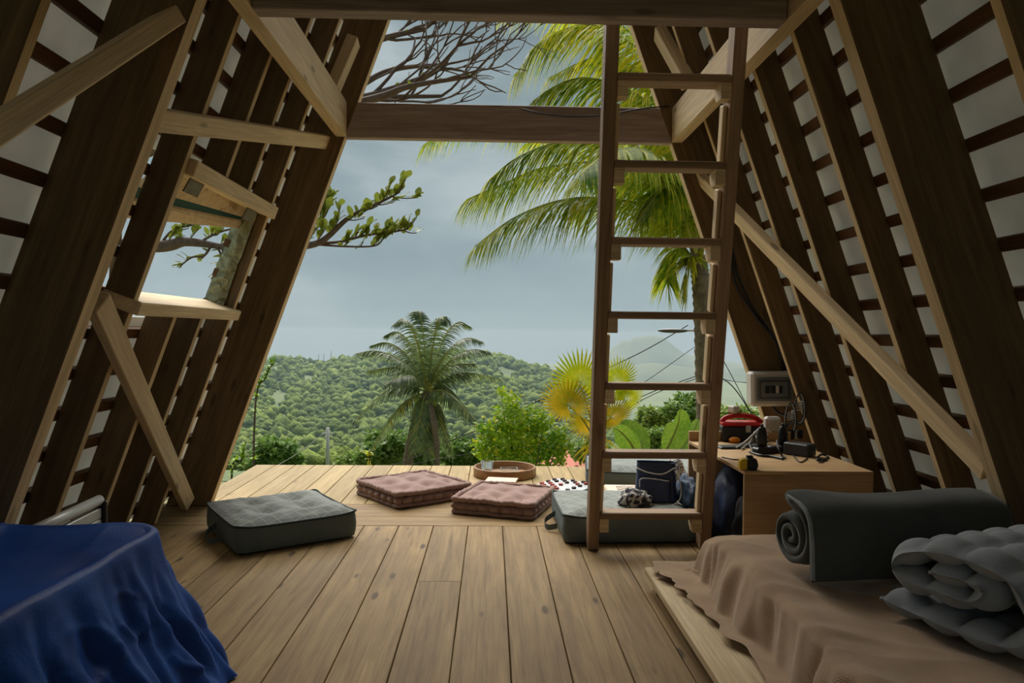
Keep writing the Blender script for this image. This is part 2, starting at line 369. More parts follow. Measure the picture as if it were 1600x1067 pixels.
def spline(pts, n):                                                   # Catmull-Rom through pts, n samples
    pts = [V(p) for p in pts]; P = [pts[0] * 2 - pts[1]] + pts + [pts[-1] * 2 - pts[-2]]; out = []; m = len(pts) - 1
    for i in range(n + 1):
        t = i / n * m; k = min(int(t), m - 1); t -= k; a, b, c, d = P[k:k + 4]
        out.append(0.5 * ((2 * b) + (c - a) * t + (2 * a - 5 * b + 4 * c - d) * t * t + (3 * b - a - 3 * c + d) * t ** 3))
    return out
def sm(a, b, x): t = min(1, max(0, (x - a) / (b - a))); return t * t * (3 - 2 * t)
def nz(x, y=0, z=0): return noise.noise(V((x, y, z)))

# ================================================================== the hut: floor
XC, SL = 0.09, 0.356                                                   # ridge line, run of the roof per metre of rise
W_MAIN, W_SEC, W_OUT = 1.68, 1.805, 1.925                              # half widths at the floor: main frames inside, rafters inside, rafters outside
def RX(side, wd, z): return XC + side * (wd - SL * z)
def on_plane(px, py, side, wd):                                        # where the pixel's ray meets a roof plane
    d = ray(px, py); k = (XC + side * (wd - SL)) / (d.x + side * SL * d.z); return CAM + d * k
Y_BACK, Y_FRONT, Y_EDGE = -1.3, 4.215, 5.43
floor = tag(empty('floor'), 'pale knotty board floor and front deck', None, None, 'structure')
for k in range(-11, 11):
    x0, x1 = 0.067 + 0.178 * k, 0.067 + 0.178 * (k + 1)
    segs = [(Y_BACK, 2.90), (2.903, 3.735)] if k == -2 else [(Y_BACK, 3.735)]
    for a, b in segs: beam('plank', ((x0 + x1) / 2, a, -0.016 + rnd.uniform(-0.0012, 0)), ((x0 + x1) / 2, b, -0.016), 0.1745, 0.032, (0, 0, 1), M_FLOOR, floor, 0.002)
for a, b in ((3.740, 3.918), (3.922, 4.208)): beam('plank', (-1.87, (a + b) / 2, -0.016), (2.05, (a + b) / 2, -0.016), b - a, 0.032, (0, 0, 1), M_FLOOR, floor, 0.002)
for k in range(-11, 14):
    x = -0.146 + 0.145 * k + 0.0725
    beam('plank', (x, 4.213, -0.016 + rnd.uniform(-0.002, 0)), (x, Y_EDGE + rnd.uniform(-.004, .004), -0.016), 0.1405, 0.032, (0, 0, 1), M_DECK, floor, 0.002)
for y in (-1.1, 0.2, 1.5, 2.8, 4.0, 5.3): beam('joist', (-1.72, y, -0.105), (1.86, y, -0.105), 0.06, 0.14, (0, 0, 1), M_RAFT, floor)
for x in (-1.5, 0.1, 1.7):
    for y in (0.2, 2.8, 5.25): beam('post', (x, y, -0.18), (x, y, -1.75 if y > 4 else -1.2), 0.12, 0.12, (0, 1, 0), M_RAFT, floor)

# ================================================================== the hut: sloping walls
def rafter(parent, side, y, t, w_in, z0=0.0, z1=None, mat=None, name='rafter', w_out=W_OUT):   # y = far face
    if z1 is None: pts = [(w_in, 0), (w_out, 0), (0.012 * 1, (w_out - .012) / SL), (0.012, (w_in - .012) / SL)]; P = [(XC + side * (pts[0][0]), 0), (XC + side * pts[1][0], 0), (XC + side * .012, pts[2][1]), (XC + side * .012, pts[3][1])]
    else: P = [(RX(side, w_in, z0), z0), (RX(side, w_out, z0), z0), (RX(side, w_out, z1), z1), (RX(side, w_in, z1), z1)]
    org = V((P[0][0], y - t / 2, P[0][1])); ex = V((-side * SL, 0, 1)).normalized(); fm = frame_mat(ex, V((side, 0, SL)).normalized())
    inv = fm.transposed(); mb = MB(); loc = []
    for e in (-t / 2, t / 2):
        for x, z in P: loc.append(inv @ (V((x, y - t / 2 + e, z)) - org))
    mb.add(loc, [(0, 1, 2, 3), (7, 6, 5, 4), (0, 4, 5, 1), (1, 5, 6, 2), (2, 6, 7, 3), (3, 7, 4, 0)])
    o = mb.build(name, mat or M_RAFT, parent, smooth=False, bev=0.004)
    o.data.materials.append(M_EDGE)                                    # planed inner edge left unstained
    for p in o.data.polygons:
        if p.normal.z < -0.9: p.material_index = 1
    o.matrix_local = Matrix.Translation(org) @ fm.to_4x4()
    return o
wl = tag(empty('wall_left'), 'sloping timber wall with a hinged window opening', None, None, 'structure')
wr = tag(empty('wall_right'), 'sloping timber wall above the desk and the bed', None, None, 'structure')
YL = {'a': 0.55, 'b': 1.20, 'c': 1.80, 'r2': 2.745, 'r3': 3.125, 'r4': 3.41, 'r5': 3.77}
YR = {'a': 0.55, 'b': 1.20, 'c': 1.79, 'r2': 2.75, 'r3': 3.15, 'r4': 3.48, 'r5': 3.88}
WIN0, WIN1 = 1.06, 1.645                                               # heights of sill underside and header top
for side, wp, Y in ((-1, wl, YL), (1, wr, YR)):
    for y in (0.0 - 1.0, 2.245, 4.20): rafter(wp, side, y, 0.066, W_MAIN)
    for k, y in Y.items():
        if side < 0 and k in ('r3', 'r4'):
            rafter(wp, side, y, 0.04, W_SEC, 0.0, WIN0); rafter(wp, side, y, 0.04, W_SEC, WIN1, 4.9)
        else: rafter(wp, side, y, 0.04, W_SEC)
# battens on the rafters' backs, then the white sheets outside them
cs = 1 / math.hypot(1, SL); BT = 0.034
def wall_frame(side): return V((-side * SL, 0, 1)) * cs, V((side, 0, SL)) * cs      # up the slope, outward
for side, wp in ((-1, wl), (1, wr)):
    up, out = wall_frame(side); o0 = V((RX(side, W_OUT, 0), 0, 0))
    for i in range(31):
        s = 0.075 + i * 0.161; c = o0 + up * s + out * (BT / 2 + .0005)
        z = c.z
        spans = [(Y_BACK, 4.27)]
        if side < 0 and WIN0 - .01 < z < WIN1 + .02: spans = [(Y_BACK, 2.745), (3.70, 4.27)]
        for a, b in spans: beam('batten', (c.x, a, c.z), (c.x, b, c.z), 0.043, BT, out, M_BATT, wp, 0.003)
    SH = 0.006
    def sheet(y0, y1, s0, s1):
        c = o0 + up * ((s0 + s1) / 2) + out * (BT + SH / 2 + .001)
        beam('roof_sheet', (c.x, y0, c.z), (c.x, y1, c.z), s1 - s0, SH, out, M_SHEET, wp, 0.001)
    smax = 5.10
    sh = [i * 0.483 for i in range(11)] + [smax]
    if side > 0:
        sheet(Y_BACK, 4.28, 0, smax)
    else:
        a, b = (WIN0 - .02) / cs, (WIN1 + .02) / cs
        sheet(Y_BACK, 2.74, 0, smax); sheet(3.735, 4.28, 0, smax); sheet(2.745, 3.73, 0, a); sheet(2.745, 3.73, b, smax)
ridge = beam('ridge_beam', (XC, Y_BACK, 4.62), (XC, 4.27, 4.62), 0.02, 0.16, (0, 0, 1), M_RAFT, wl)
# pale braces nailed across the rafters
def brace(parent, side, pa, pb, wid=0.075, t=0.042, mat=None):
    up, out = wall_frame(side)
    a, b = on_plane(*pa, side, W_SEC - 0.024), on_plane(*pb, side, W_SEC - 0.024)
    return beam('brace', a, b, wid, t, out, mat or M_LIGHT, parent)
brace(wl, -1, (152, 470), (293, 786), 0.085); brace(wl, -1, (240, 186), (512, 222), 0.075)
brace(wl, -1, (553, 62), (520, 140), 0.10, 0.06)
brace(wr, 1, (1090, 272), (1545, 736), 0.085); brace(wr, 1, (1030, 50), (1075, 130), 0.10, 0.06)
beam('brace', PY(262, 30, 2.15), PY(-130, 280, 1.30), 0.05, 0.10, (1, 0, .5), M_LIGHT, wl)
# cable along the front right rafter
cb = [PY(x, y, 4.10) for x, y in ((1108, 120), (1122, 230), (1136, 330), (1150, 420), (1175, 480), (1205, 520), (1222, 560), (1228, 582))]
MB().tube(spline(cb, 40), 0.009, 6).build('conduit', M_BLACK, wr)
cb = [PY(x, y, 4.09) for x, y in ((1140, 395), (1152, 450), (1185, 500), (1212, 535), (1226, 585))]
MB().tube(spline(cb, 30), 0.008, 6).build('conduit', M_BLACK, wr)

# ================================================================== loft frame overhead
ce = tag(empty('ceiling'), 'open timber loft frame with side joists and cross beams', None, None, 'structure')
ZB, ZT = 2.10, 2.30
for x in (-0.862, 1.052): beam('side_joist', (x, Y_BACK, 2.2), (x, 4.132, 2.2), 0.062, 0.20, (0, 0, 1), M_LIGHT, ce)
tb = beam('tie_beam', (-0.90, 4.168, 2.2), (1.09, 4.168, 2.2), 0.056, 0.20, (0, 0, 1), M_BEAM, ce)
beam('tie_beam', (-0.83, 2.543, 2.2), (1.02, 2.543, 2.2), 0.074, 0.20, (0, 0, 1), M_BEAM, ce)
beam('tie_beam', (-0.83, -0.5, 2.2), (1.02, -0.5, 2.2), 0.074, 0.20, (0, 0, 1), M_BEAM, ce)
for k in range(10): x = -0.80 + 0.195 * k; beam('loft_board', (x, Y_BACK, 2.314), (x, 2.56, 2.314), 0.188, 0.026, (0, 0, 1), M_RAFT, ce, 0.002)
wire = [PY(x, y, 4.128) for x, y in ((815, 170), (850, 178), (900, 182), (950, 179), (1000, 170), (1046, 166))]
MB().tube(spline(wire, 30), 0.004, 5).build('wire', M_BLACK, ce)

# ================================================================== hinged window in the left wall
wn = tag(empty('window_1'), 'square opening with a propped wooden flap in the sloping wall', None, None, 'structure')
upL, outL = wall_frame(-1)
def wpt(z, y, off=0.0): return V((RX(-1, W_SEC, z), y, z)) + outL * off
beam('sill', wpt(1.085, 2.70, .05), wpt(1.085, 3.765, .05), 0.052, 0.17, outL, M_LIGHT, wn)
beam('header', wpt(1.612, 2.747, .045), wpt(1.612, 3.77, .045), 0.065, 0.15, outL, M_LIGHT, wn)
def flp(d, y, n=0.0):                                                 # the flap hangs out of true: its outer edge dips towards the near end
    t = (y - 2.76) / 0.94; A = wpt(1.575, y, 0.10); B = V((-1.345 + 0.065 * t, y, 1.415 + 0.105 * t)) + V((-.09, 0, .012)) * (1 - t)
    return A.lerp(B, d) + V((-.3, 0, .95)) * n
flap = empty('flap', parent=wn)
def strip(name, d0, d1, mat, n=0.0, t=0.018):
    m = MB()
    for y in (2.76, 3.70):
        m.v += [tuple(flp(d0, y, n)), tuple(flp(d1, y, n)), tuple(flp(d1, y, n + t)), tuple(flp(d0, y, n + t))]
    m.f += [(0, 1, 2, 3), (7, 6, 5, 4), (0, 4, 5, 1), (1, 5, 6, 2), (2, 6, 7, 3), (3, 7, 4, 0)]
    return m.build(name, mat, flap, smooth=False)
strip('flap_board', -0.25, 0.42, M_LIGHT); strip('flap_seal', 0.40, 0.66, M_TEAL, 0.006, .006); strip('flap_board', 0.64, 1.0, M_LIGHT, -.006, .02)
for y in (2.90, 3.56):
    h = MB().box((0, 0, 0), (0.13, 0.006, 0.085)).box((0.04, -.006, 0.05), (0.08, 0.010, 0.06)).tube([(-.065, 0, .035), (.065, 0, .035)], 0.009, 8).build('hinge', M_STEEL, wn, smooth=False)
    h.matrix_local = Matrix.Translation(wpt(1.565, y, 0.02)) @ Matrix.Rotation(PI / 2, 4, 'Z') @ Matrix.Rotation(0.5, 4, 'X')
beam('prop_stick', wpt(1.12, 2.78, .12), flp(1.0, 2.80), 0.03, 0.03, (0, 1, 0), M_RAFT, wn)
def foil(u, v):
    z = 1.11 + 0.47 * u; y = 3.725 - 0.012 - 0.018 * math.sin(PI * v) + 0.012 * nz(u * 9, v * 4, 2)
    return wpt(z, y, 0.045 + 0.10 * v + 0.008 * nz(u * 6, v * 3, 7))
MB().grid(30, 10, foil).grid(30, 4, lambda u, v: wpt(1.11 + .47 * u, 3.725 - .012 * v, .145)).build('jamb_flashing', M_FOIL, wn, fix=False)

# ================================================================== unseen back gable: posts and boards, doorway widened to let in sky light
wb = tag(empty('wall_back'), 'unseen boarded gable behind the room, its open doorway widened to let in sky light', None, None, 'structure')

for k in range(-10, 10):
    x0, x1 = XC + 0.19 * k, XC + 0.19 * (k + 1) - .004
    def top(x): return (W_OUT - abs(x - XC)) / SL - 0.02
    zb = 2.05 if -0.95 < (x0 + x1) / 2 < 1.1 else 0.0
    if min(top(x0), top(x1)) > zb + .1: MB().prism([(x0, zb), (x1, zb), (x1, top(x1)), (x0, top(x0))], Y_BACK - .03, Y_BACK - .005).build('board', M_RAFT, wb, smooth=False)
for x in (-0.90, 1.08): beam('door_post', (x, Y_BACK + .04, 0), (x, Y_BACK + .04, 2.05), 0.07, 0.07, (0, 1, 0), M_RAFT, wb)

# ================================================================== ladder
LZ = [0.172, 0.465, 0.776, 1.08, 1.376, 1.664, 1.97]
def LY(z): return 3.36 - 0.305 * z
def LXl(z): return 0.480 - 0.020 * z
def LXr(z): return 1.002 - 0.040 * z
lad = thing('ladder', 'wooden loft ladder leaning against the overhead cross beam', 'ladder', (0.746, 3.36, 0))
def L(p): return V(p) - V((0.746, 3.36, 0))
ZTOP = 2.52
ln = V((0, 1, 0.305)).normalized()
for f in (LXl, LXr): beam('rail', L((f(0.012), LY(0.012), 0.012)), L((f(ZTOP), LY(ZTOP), ZTOP)), 0.050, 0.082, ln, M_LADD, lad)
for i, z in enumerate(LZ):
    xl, xr, y = LXl(z) + .0255, LXr(z) - .0255, LY(z)
    beam('tread', L((xl, y, z)), L((xr, y, z)), 0.092, 0.030, (0, 0, 1), M_LADD, lad)
    for x in (xl + .02, xr - .02):
        bl = MB().prism([(y - .04, z - .015), (y + .04, z - .015), (y + .04, z - .05), (y + .015, z - .075), (y - .04, z - .075)], x - .02, x + .02, axis=0)
        bl.v = [tuple(L(q)) for q in bl.v]; bl.build('tread_block', M_LIGHT, lad, smooth=False)
    if i + 1 < len(LZ):
        z2 = LZ[i + 1] - .078; z1 = z + .018
        for f, sgn in ((LXl, 1), (LXr, -1)):
            beam('cleat', L((f(z1) + sgn * .034, LY(z1) + .012, z1)), L((f(z2) + sgn * .034, LY(z2) + .012, z2)), 0.016, 0.05, ln, M_LIGHT, lad)
# ================================================================== cushions
def rsq(a, hx, hy, r):                                                # rounded rectangle, parameter a in 0..1
    L = [2 * (hx - r), PI * r / 2, 2 * (hy - r), PI * r / 2] * 2
    d = a % 1.0 * sum(L); k = 0
    while d > L[k] and k < 7: d -= L[k]; k += 1
    cx, cy = hx - r, hy - r
    if k == 0: return (-cx + d, -hy)
    if k == 2: return (hx, -cy + d)
    if k == 4: return (cx - d, hy)
    if k == 6: return (-hx, cy - d)
    t = d / r; ang, c = {1: (-PI / 2, (cx, -cy)), 3: (0, (cx, cy)), 5: (PI / 2, (-cx, cy)), 7: (PI, (-cx, -cy))}[k]
    return (c[0] + r * math.cos(ang + t), c[1] + r * math.sin(ang + t))
def tufts(x, y, pts, dep, wid): return -dep * sum(math.exp(-((x - a) ** 2 + (y - b) ** 2) / (wid * wid)) for a, b in pts)
def grey_cushion(label, cat_group, loc, rz, hx, hy, h, seed, tuft, handle=True):
    c = thing('floor_cushion', label, 'cushion', loc, rz, cat_group)
    NA = 96
    def lift(a):                                                      # corners pull up into ears
        x, y = rsq(a, hx, hy, .03); return 0.016 * (abs(x) / hx * abs(y) / hy) ** 6
    def topz(x, y):
        e = max(0, 1 - max(abs(x) / hx, abs(y) / hy)); return h + 0.034 * min(1, e * 3.2) ** 0.7 + tufts(x, y, tuft, .030, .055) + .006 * nz(x * 9, y * 9, seed) + .003 * nz(x * 25, y * 25, seed)
    prof = [(0.0, 0.004), (0.6, 0.003), (0.93, 0.003), (0.985, 0.010), (1.004, 0.3 * h), (1.012, 0.55 * h), (1.004, 0.85 * h), (0.992, h)]
    def side(u, v):
        k = v * (len(prof) - 1); i = min(int(k), len(prof) - 2); t = k - i
        sc = prof[i][0] * (1 - t) + prof[i + 1][0] * t; z = prof[i][1] * (1 - t) + prof[i + 1][1] * t
        x, y = rsq(u, hx, hy, .035); bl = 1 + .008 * nz(x * 6, y * 6, z * 15 + seed) * (1 if z > .005 else 0)
        return (x * sc * bl, y * sc * bl, z + (lift(u) * (z / h) ** 2 if z > .01 else 0))
    MB().grid(NA, 28, side, cu=True).build('body', M_GREY, c)
    def topf(u, v):
        x, y = rsq(u, hx, hy, .03); sc = .994 * (1 - v); x, y = x * sc, y * sc
        return (x, y, h - .001 + (topz(x, y) - h) * sm(0, .08, v) + (lift(u) * (1 - v) ** 8))
    MB().grid(NA, 26, topf, cu=True).build('top_panel', M_STITCH, c)
    MB().tube([(*(q * .998 for q in rsq(i / 120, hx, hy, .03)), h + .001 + lift(i / 120)) for i in range(120)], .0055, 6, closed=True).build('piping', M_GRIM, c)
    hd = [(-hx - .005, .05, .07), (-hx - .05, .035, .045), (-hx - .065, 0, .03), (-hx - .05, -.035, .02), (-hx - .005, -.05, .03)]
    if not handle: return c
    sp = spline(hd, 20); m = MB()
    m.grid(20, 1, lambda u, v: sp[round(u * 20)] + V((0, 0, .028 * (v - .5)))); m.build('handle', M_GREY, c, fix=False)
    return c
def tl(n, hx, hy): return [((i + .5) / n * 2 * hx - hx, (j + .5) / n * 2 * hy - hy) for i in range(n) for j in range(n)]
gp = 'grey boxed floor cushions'
grey_cushion('grey boxed floor cushion alone on the inner boards', gp, (-1.035, 3.60, 0.0), math.radians(34 - 0), 0.285, 0.285, 0.118, 1, [(-.1, -.09), (.1, -.09), (-.1, .1), (.1, .1)])
grey_cushion('grey floor cushion behind the foot of the ladder', gp, (0.67, 3.685, 0.0), math.radians(1.5), 0.325, 0.27, 0.125, 5, [(-.12, .0), (.12, .0)])
grey_cushion('grey floor cushion at the outer deck edge, under the banana leaves', gp, (1.06, 4.93, 0.0), math.radians(-7), 0.40, 0.30, 0.10, 9, [], False)

def mauve_cushion(label, loc, rz, hs, seed):
    c = thing('tufted_cushion', label, 'cushion', loc, rz, 'mauve tufted cushions')
    h = .082; NA = 144
    def wob(u): x, y = rsq(u, hs, hs, .012); return .006 * nz(x * 14, y * 14, seed)
    def side(u, v):                                                   # a row of stuffed rolls round the side
        x, y = rsq(u, hs, hs, .02); z = .018 + (h - .034) * v
        q = abs(math.sin(u * 28 * PI)) ** .5; bul = .036 * math.sin(PI * v) ** .7 * (.1 + .9 * q)
        r = math.hypot(x, y); k = 1 + bul / r; return (x * k * .965, y * k * .965, z)
    MB().grid(NA * 2, 10, side, cu=True).grid(NA, 2, lambda u, v: (*(q * (1 - v) for q in rsq(u, hs * .98, hs * .98, .02)), .004), cu=True).build('body', M_PINK, c)
    tp = tl(3, hs * .95, hs * .95)
    def topf(u, v):
        x, y = rsq(u, hs, hs, .02); sc = 1 - v; x, y = x * sc, y * sc
        e = max(0, 1 - max(abs(x), abs(y)) / hs)
        return (x, y, h - .004 + .028 * min(1, e * 3.5) ** .8 + tufts(x, y, tp, .026, .045) + .004 * nz(x * 12, y * 12, seed))
    MB().grid(NA, 24, topf, cu=True).build('top_panel', M_PINK, c)
    for nm, z, r in (('top_roll', h, .0145), ('bottom_roll', .013, .0115)):
        MB().tube([(*(q * (1.0 + wob(i / 150)) for q in rsq(i / 150, hs + .004, hs + .004, .014)), z + wob(i / 150)) for i in range(150)],
                  [r * (1 + .25 * nz(i * .6, seed) + .12 * math.sin(i * 1.9)) for i in range(150)], 8, closed=True).build(nm, M_PINK, c)
    for a, b in tp: MB().lathe([(0.0001, .004), (.007, .002), (.008, -.002)], 8, (a, b, h - .002)).build('tuft_button', M_PINK, c)
    return c
mauve_cushion('mauve tufted cushion lying further out, left of the tray', (-0.47, 4.425, 0), math.radians(38), 0.245, 3)
mauve_cushion('mauve tufted cushion in front of the round tray', (0.085, 4.135, 0), math.radians(-19), 0.225, 8)

# ================================================================== tray, glasses, book, boards
tx, ty = 0.103, 5.07
tr = thing('round_tray', 'round wooden tray with a high rim on the deck', 'tray', (tx, ty, 0))
MB().lathe([(0.0001, .012), (.197, .012), (.203, .02), (.205, .060), (.209, .065), (.216, .065), (.220, .060), (.220, .006), (.215, 0), (0.0001, 0)], 64).build('rim', M_TRAY, tr)
g = thing('drinking_glass', 'faceted clear glass standing in the round tray', 'glass', (tx - .125, ty - .01, .0125))
m = MB(); K = 24
def facet(u, v, r0, r1, z0, z1): r = (r0 + (r1 - r0) * v) * (1 + .03 * math.cos(u * 12 * 2 * PI)); return (r * math.cos(u * 2 * PI), r * math.sin(u * 2 * PI), z0 + (z1 - z0) * v)
m.grid(48, 6, lambda u, v: facet(u, v, .030, .045, 0, .088), cu=True).grid(48, 4, lambda u, v: facet(u, v, .026, .0415, .012, .088), cu=True).lathe([(.0001, 0), (.028, 0)], 48).lathe([(.0001, .012), (.024, .012)], 48).lathe([(.0415, .088), (.045, .088)], 48)
m.build('cup', M_GLASS, g)
g = thing('glass_dish', 'low square clear dish lying in the round tray', 'dish', (tx + .03, ty - .05, .0125), .1)
m = MB().box((0, 0, .004), (.12, .09, .008))
for x, y, a, b in ((-.057, 0, .006, .09), (.057, 0, .006, .09), (0, -.042, .108, .006), (0, .042, .108, .006)): m.box((x, y, .028), (a, b, .04))
m.build('dish_body', M_GLASS, g, smooth=False)
o = MB().tube(spline([(-.02, 0, .012), (-.005, .01, .018), (.012, .0, .015), (.025, -.012, .012)], 10), [.006, .010, .011, .011, .010, .010, .009, .009, .008, .006, .003], 8).build('sweet', M_ORANGE, None, loc=(tx + .13, ty + .0, .008)); tag(o, 'small ochre piece lying in the tray beside the dish', 'sweet')
p = PZ(790, 757, 0.0)
bk = thing('book', 'thin red-covered book between the tray and the mauve cushion', 'book', (0.075, 4.70, 0.0), math.radians(-10))
for z, mt, nm in ((.003, M_COVER, 'cover'), (.043, M_PAPER, 'cover')): box(nm, (.20, .14, .006), (0, 0, z), mt, bk, b=.001)
box('pages', (.192, .132, .034), (0.002, 0, .023), M_COVER, bk, b=.001); box('spine', (.20, .006, .046), (0, -.069, .023), M_COVER, bk, b=.001)

brd = thing('draughts_board', 'white draughts board with a teal edge on the deck', 'game board', (0.485, 4.655, 0), math.radians(54.2))
box('base', (.335, .335, .018), (0, 0, .009), M_TEALB, brd, b=.002); box('playing_surface', (.325, .325, .003), (0, 0, .0193), M_CHECK, brd, b=.001)
ca, sa = math.cos(math.radians(54.2)), math.sin(math.radians(54.2))
def on_board(i, j): x, y = (i - 3.5) * .0395, (j - 3.5) * .0395; return (0.485 + x * ca - y * sa, 4.655 + x * sa + y * ca, .0209)
pm = {}
for nm, mt in (('d', M_BROWNP), ('r', M_REDP)):
    m = MB().lathe([(.0001, 0), (.0135, 0), (.015, .002), (.015, .010), (.0135, .0115), (.011, .0108), (.0001, .0108)], 16); o = m.build('draughtsman', mt, None); pm[nm] = o.data; bpy.data.objects.remove(o)
pos_d = [(4, 7), (5, 6), (5, 4), (6, 7), (6, 5), (7, 6), (7, 4), (7, 2), (6, 3), (4, 1), (0, 1), (2, 1)]; pos_r = [(3, 6), (2, 7), (1, 6), (3, 4), (2, 5), (5, 2), (6, 1), (1, 4), (0, 3), (0, 5)]
for k, pos in (('d', pos_d), ('r', pos_r)):
    for ij in pos:
        o = link('draughtsman', pm[k], None, None, on_board(*ij))
        tag(o, 'dark brown round draughtsman on the white board' if k == 'd' else 'reddish round draughtsman on the white board', 'game piece', 'draughtsmen on the white board')
gb = thing('games_box', 'flat wooden games box with a checkered lid behind the navy bag', 'games box', (0.89, 4.40, 0), math.radians(-3))
box('case', (.36, .26, .045), (0, 0, .0225), M_LIGHT, gb, b=.003); box('lid_board', (.35, .25, .006), (0, 0, .048), M_PAPER, gb, b=.001); box('check_print', (.20, .17, .002), (-.01, 0, .052), M_CHECKW, gb, b=.0005)
box('clasp', (.03, .006, .02), (-.12, -.132, .03), M_STEEL, gb, b=.001)

# ================================================================== bed, blanket, rolled mattress, quilt
PX0, PX1, PY0, PY1 = 0.615, 1.66, 0.55, 2.835
pf = thing('bed_platform', 'low pale wooden bed platform resting on small blocks', 'bed base', (PX0, PY0, 0))
for k in range(6): x = .085 + .176 * k; beam('plank', (x, 0, .066), (x, PY1 - PY0, .066), 0.172, 0.028, (0, 0, 1), M_LIGHT, pf, .003)
for x in (.06, .5, .98):
    for y in (.08, 1.1, PY1 - PY0 - .06): box('foot_block', (.07, .07, .052), (x, y, .026), M_LIGHT, pf)
BX, BT_, BY1 = 0.86, 0.262, 2.69                                       # mattress edge, top and far end
mt = thing('mattress', 'low mattress hidden under the brown bedspread', 'mattress', (1.27, 1.60, .0805))
m = MB(); hxm, hym, hm = 0.36, 1.02, 0.155
m.grid(80, 12, lambda u, v: (*(q * (1 - .02 * (2 * v - 1) ** 4) for q in rsq(u, hxm, hym, .06)), hm * v), cu=True)
for z in (0, hm): m.grid(80, 3, lambda u, v: (*(q * (.98 - .97 * v) for q in rsq(u, hxm, hym, .06)), z), cu=True)
m.build('ticking', M_PAPER, mt)
def blanket(u, v):                                                     # u: across (0 wall .. 1 left hem), v: along (0 near .. 1 far hem)
    yv = 0.60 + (2.86 - 0.60) * v
    # distance past the edges of the mattress top
    wv = .03 * nz(yv * 1.7, 3.1) + .012 * nz(yv * 5, 7.7)
    xr, xe = 1.64, BX + wv
    s = u * 1.17
    L1 = xr - xe
    hem = .27 + .05 * nz(yv * 2.2, 1.3) + .10 * sm(2.2, 2.75, yv)
    s = u * (L1 + hem)
    if s < L1: x, dz, ov = xr - s, 0.0, 0.0
    else:
        ov = s - L1; dr = .168; rr = .05
        if ov < rr * 1.3: x = xe - ov * .75; dz = .25 * ov * ov / rr
        else:
            o2 = ov - rr * 1.3; dd = .25 * (rr * 1.3) ** 2 / rr
            fall = min(o2, dr - dd - .012) if o2 < .19 else dr - dd - .012
            tt = sm(.02, .2, o2); x = xe - rr * 1.3 * .75 - o2 * .30 - max(0, o2 - .14) * .62; dz = dd + min(o2 * .95, dr - dd - .010)
    z = BT_ - dz
    # far end falls too
    yo = max(0, yv - (BY1 + .02)); z -= min(yo * 1.5, max(0, z - .095)) if yo > 0 else 0
    z -= .02 * sm(BY1 - .10, BY1 + .02, yv) if z > .12 else 0
    # folds
    f = .016 * nz(yv * 7 + ov * 2, s * 2.0, .5) + .024 * (.35 - abs(nz(yv * 6.5 - s * 4, s * 1.8, 4))) + .012 * nz(yv * 4 + 2 * s, s * 6, 9)
    fs = sm(0, .12, ov)
    x -= fs * (.045 * nz(yv * 7, ov * 1.6, 2) + .035 * abs(nz(yv * 12 + ov * 4, ov * 2, 5)))
    if yv < 2.15 and s > L1 * .55: z += .020 * max(0, math.sin((yv * 3.1 + s * 3.8) * 2.1)) ** 2 * sm(L1 * .5, L1 * .8, s) * (1 - sm(L1, L1 + .06, s)) * sm(2.15, 1.9, yv)
    z += max(f, -.006) * (1 - .7 * fs)
    if z < .0865: z = .0865 + .004 * abs(nz(x * 20, yv * 20))
    return V((x, yv, z))
NBU, NBV = 150, 240
m = MB().grid(NBU, NBV, blanket); o = m.build('bedspread', M_BLANK, None, fix=False)
uvl = o.data.uv_layers.new(name='UVMap')
for lp in o.data.loops: i, j = divmod(lp.vertex_index, NBV + 1); uvl.data[lp.index].uv = (i / NBU * 1.05, j / NBV * 2.2)
tag(o, 'brown ribbed cotton bedspread draped over the low bed', 'bedspread')
def corner(u, v):                                                      # loose corner lying out on the platform boards
    a = V((0.80, 2.52)); b = V((0.625, 2.70)); c = V((0.86, 2.80)); p = a.lerp(b, u).lerp(c, v * (1 - .3 * u))
    return V((p.x, p.y, .086 + .05 * u * v * (1 - u) * 3 + .012 * abs(nz(u * 6, v * 5, 1)) + .045 * sm(.4, 1, v) * (1 - u)))
o.data.name = 'bedspread'
co = MB().grid(24, 18, corner).build('bedspread_corner', M_BLANK, o, fix=False)
uvl = co.data.uv_layers.new(name='UVMap')
for lp in co.data.loops: i, j = divmod(lp.vertex_index, 19); uvl.data[lp.index].uv = (i / 24 * .25, j / 18 * .25)

def sheetroll(path, thick, ax, x0, x1, wob, nrm_noise, puff=None, nx=40):
    """closed cross-section path (list of (a,z)) swept along ax; returns MB"""
    n = len(path); P = [V((p[0], p[1])) for p in path]; T = [(P[min(i + 1, n - 1)] - P[max(i - 1, 0)]).normalized() for i in range(n)]
    Nn = [V((-t.y, t.x)) for t in T]; acc = [0.0]
    for i in range(1, n): acc.append(acc[-1] + (P[i] - P[i - 1]).length)
    def fn(u, v):
        k = v * (2 * n); k = int(round(k)) % (2 * n); out = k < n; i = k if out else 2 * n - 1 - k; sgn = 1 if out else -1
        x = x0 + (x1 - x0) * u; th = thick * (1 if 0 < i < n - 1 else .35)
        e = sm(0, .06, u) * sm(1, .94, u); th *= (.55 + .45 * e)
        d = th / 2 * sgn
        if puff: d += sgn * puff(acc[i], x)
        d += nrm_noise * nz(acc[i] * 7, x * 4, 3 + sgn)
        q = P[i] + Nn[i] * d + V((0, wob * nz(x * 3, acc[i] * 2)))
        return ax(x, q.x, q.y)
    m = MB().grid(nx, 2 * n, fn, cv=True)
    c0 = len(m.v)
    for side in (0, 1):
        ring = [(nx if side else 0) * 2 * n + j for j in range(2 * n)]
        for i in range(n - 1): m.f.append((ring[i], ring[i + 1], ring[2 * n - 2 - i], ring[2 * n - 1 - i]))
    return m
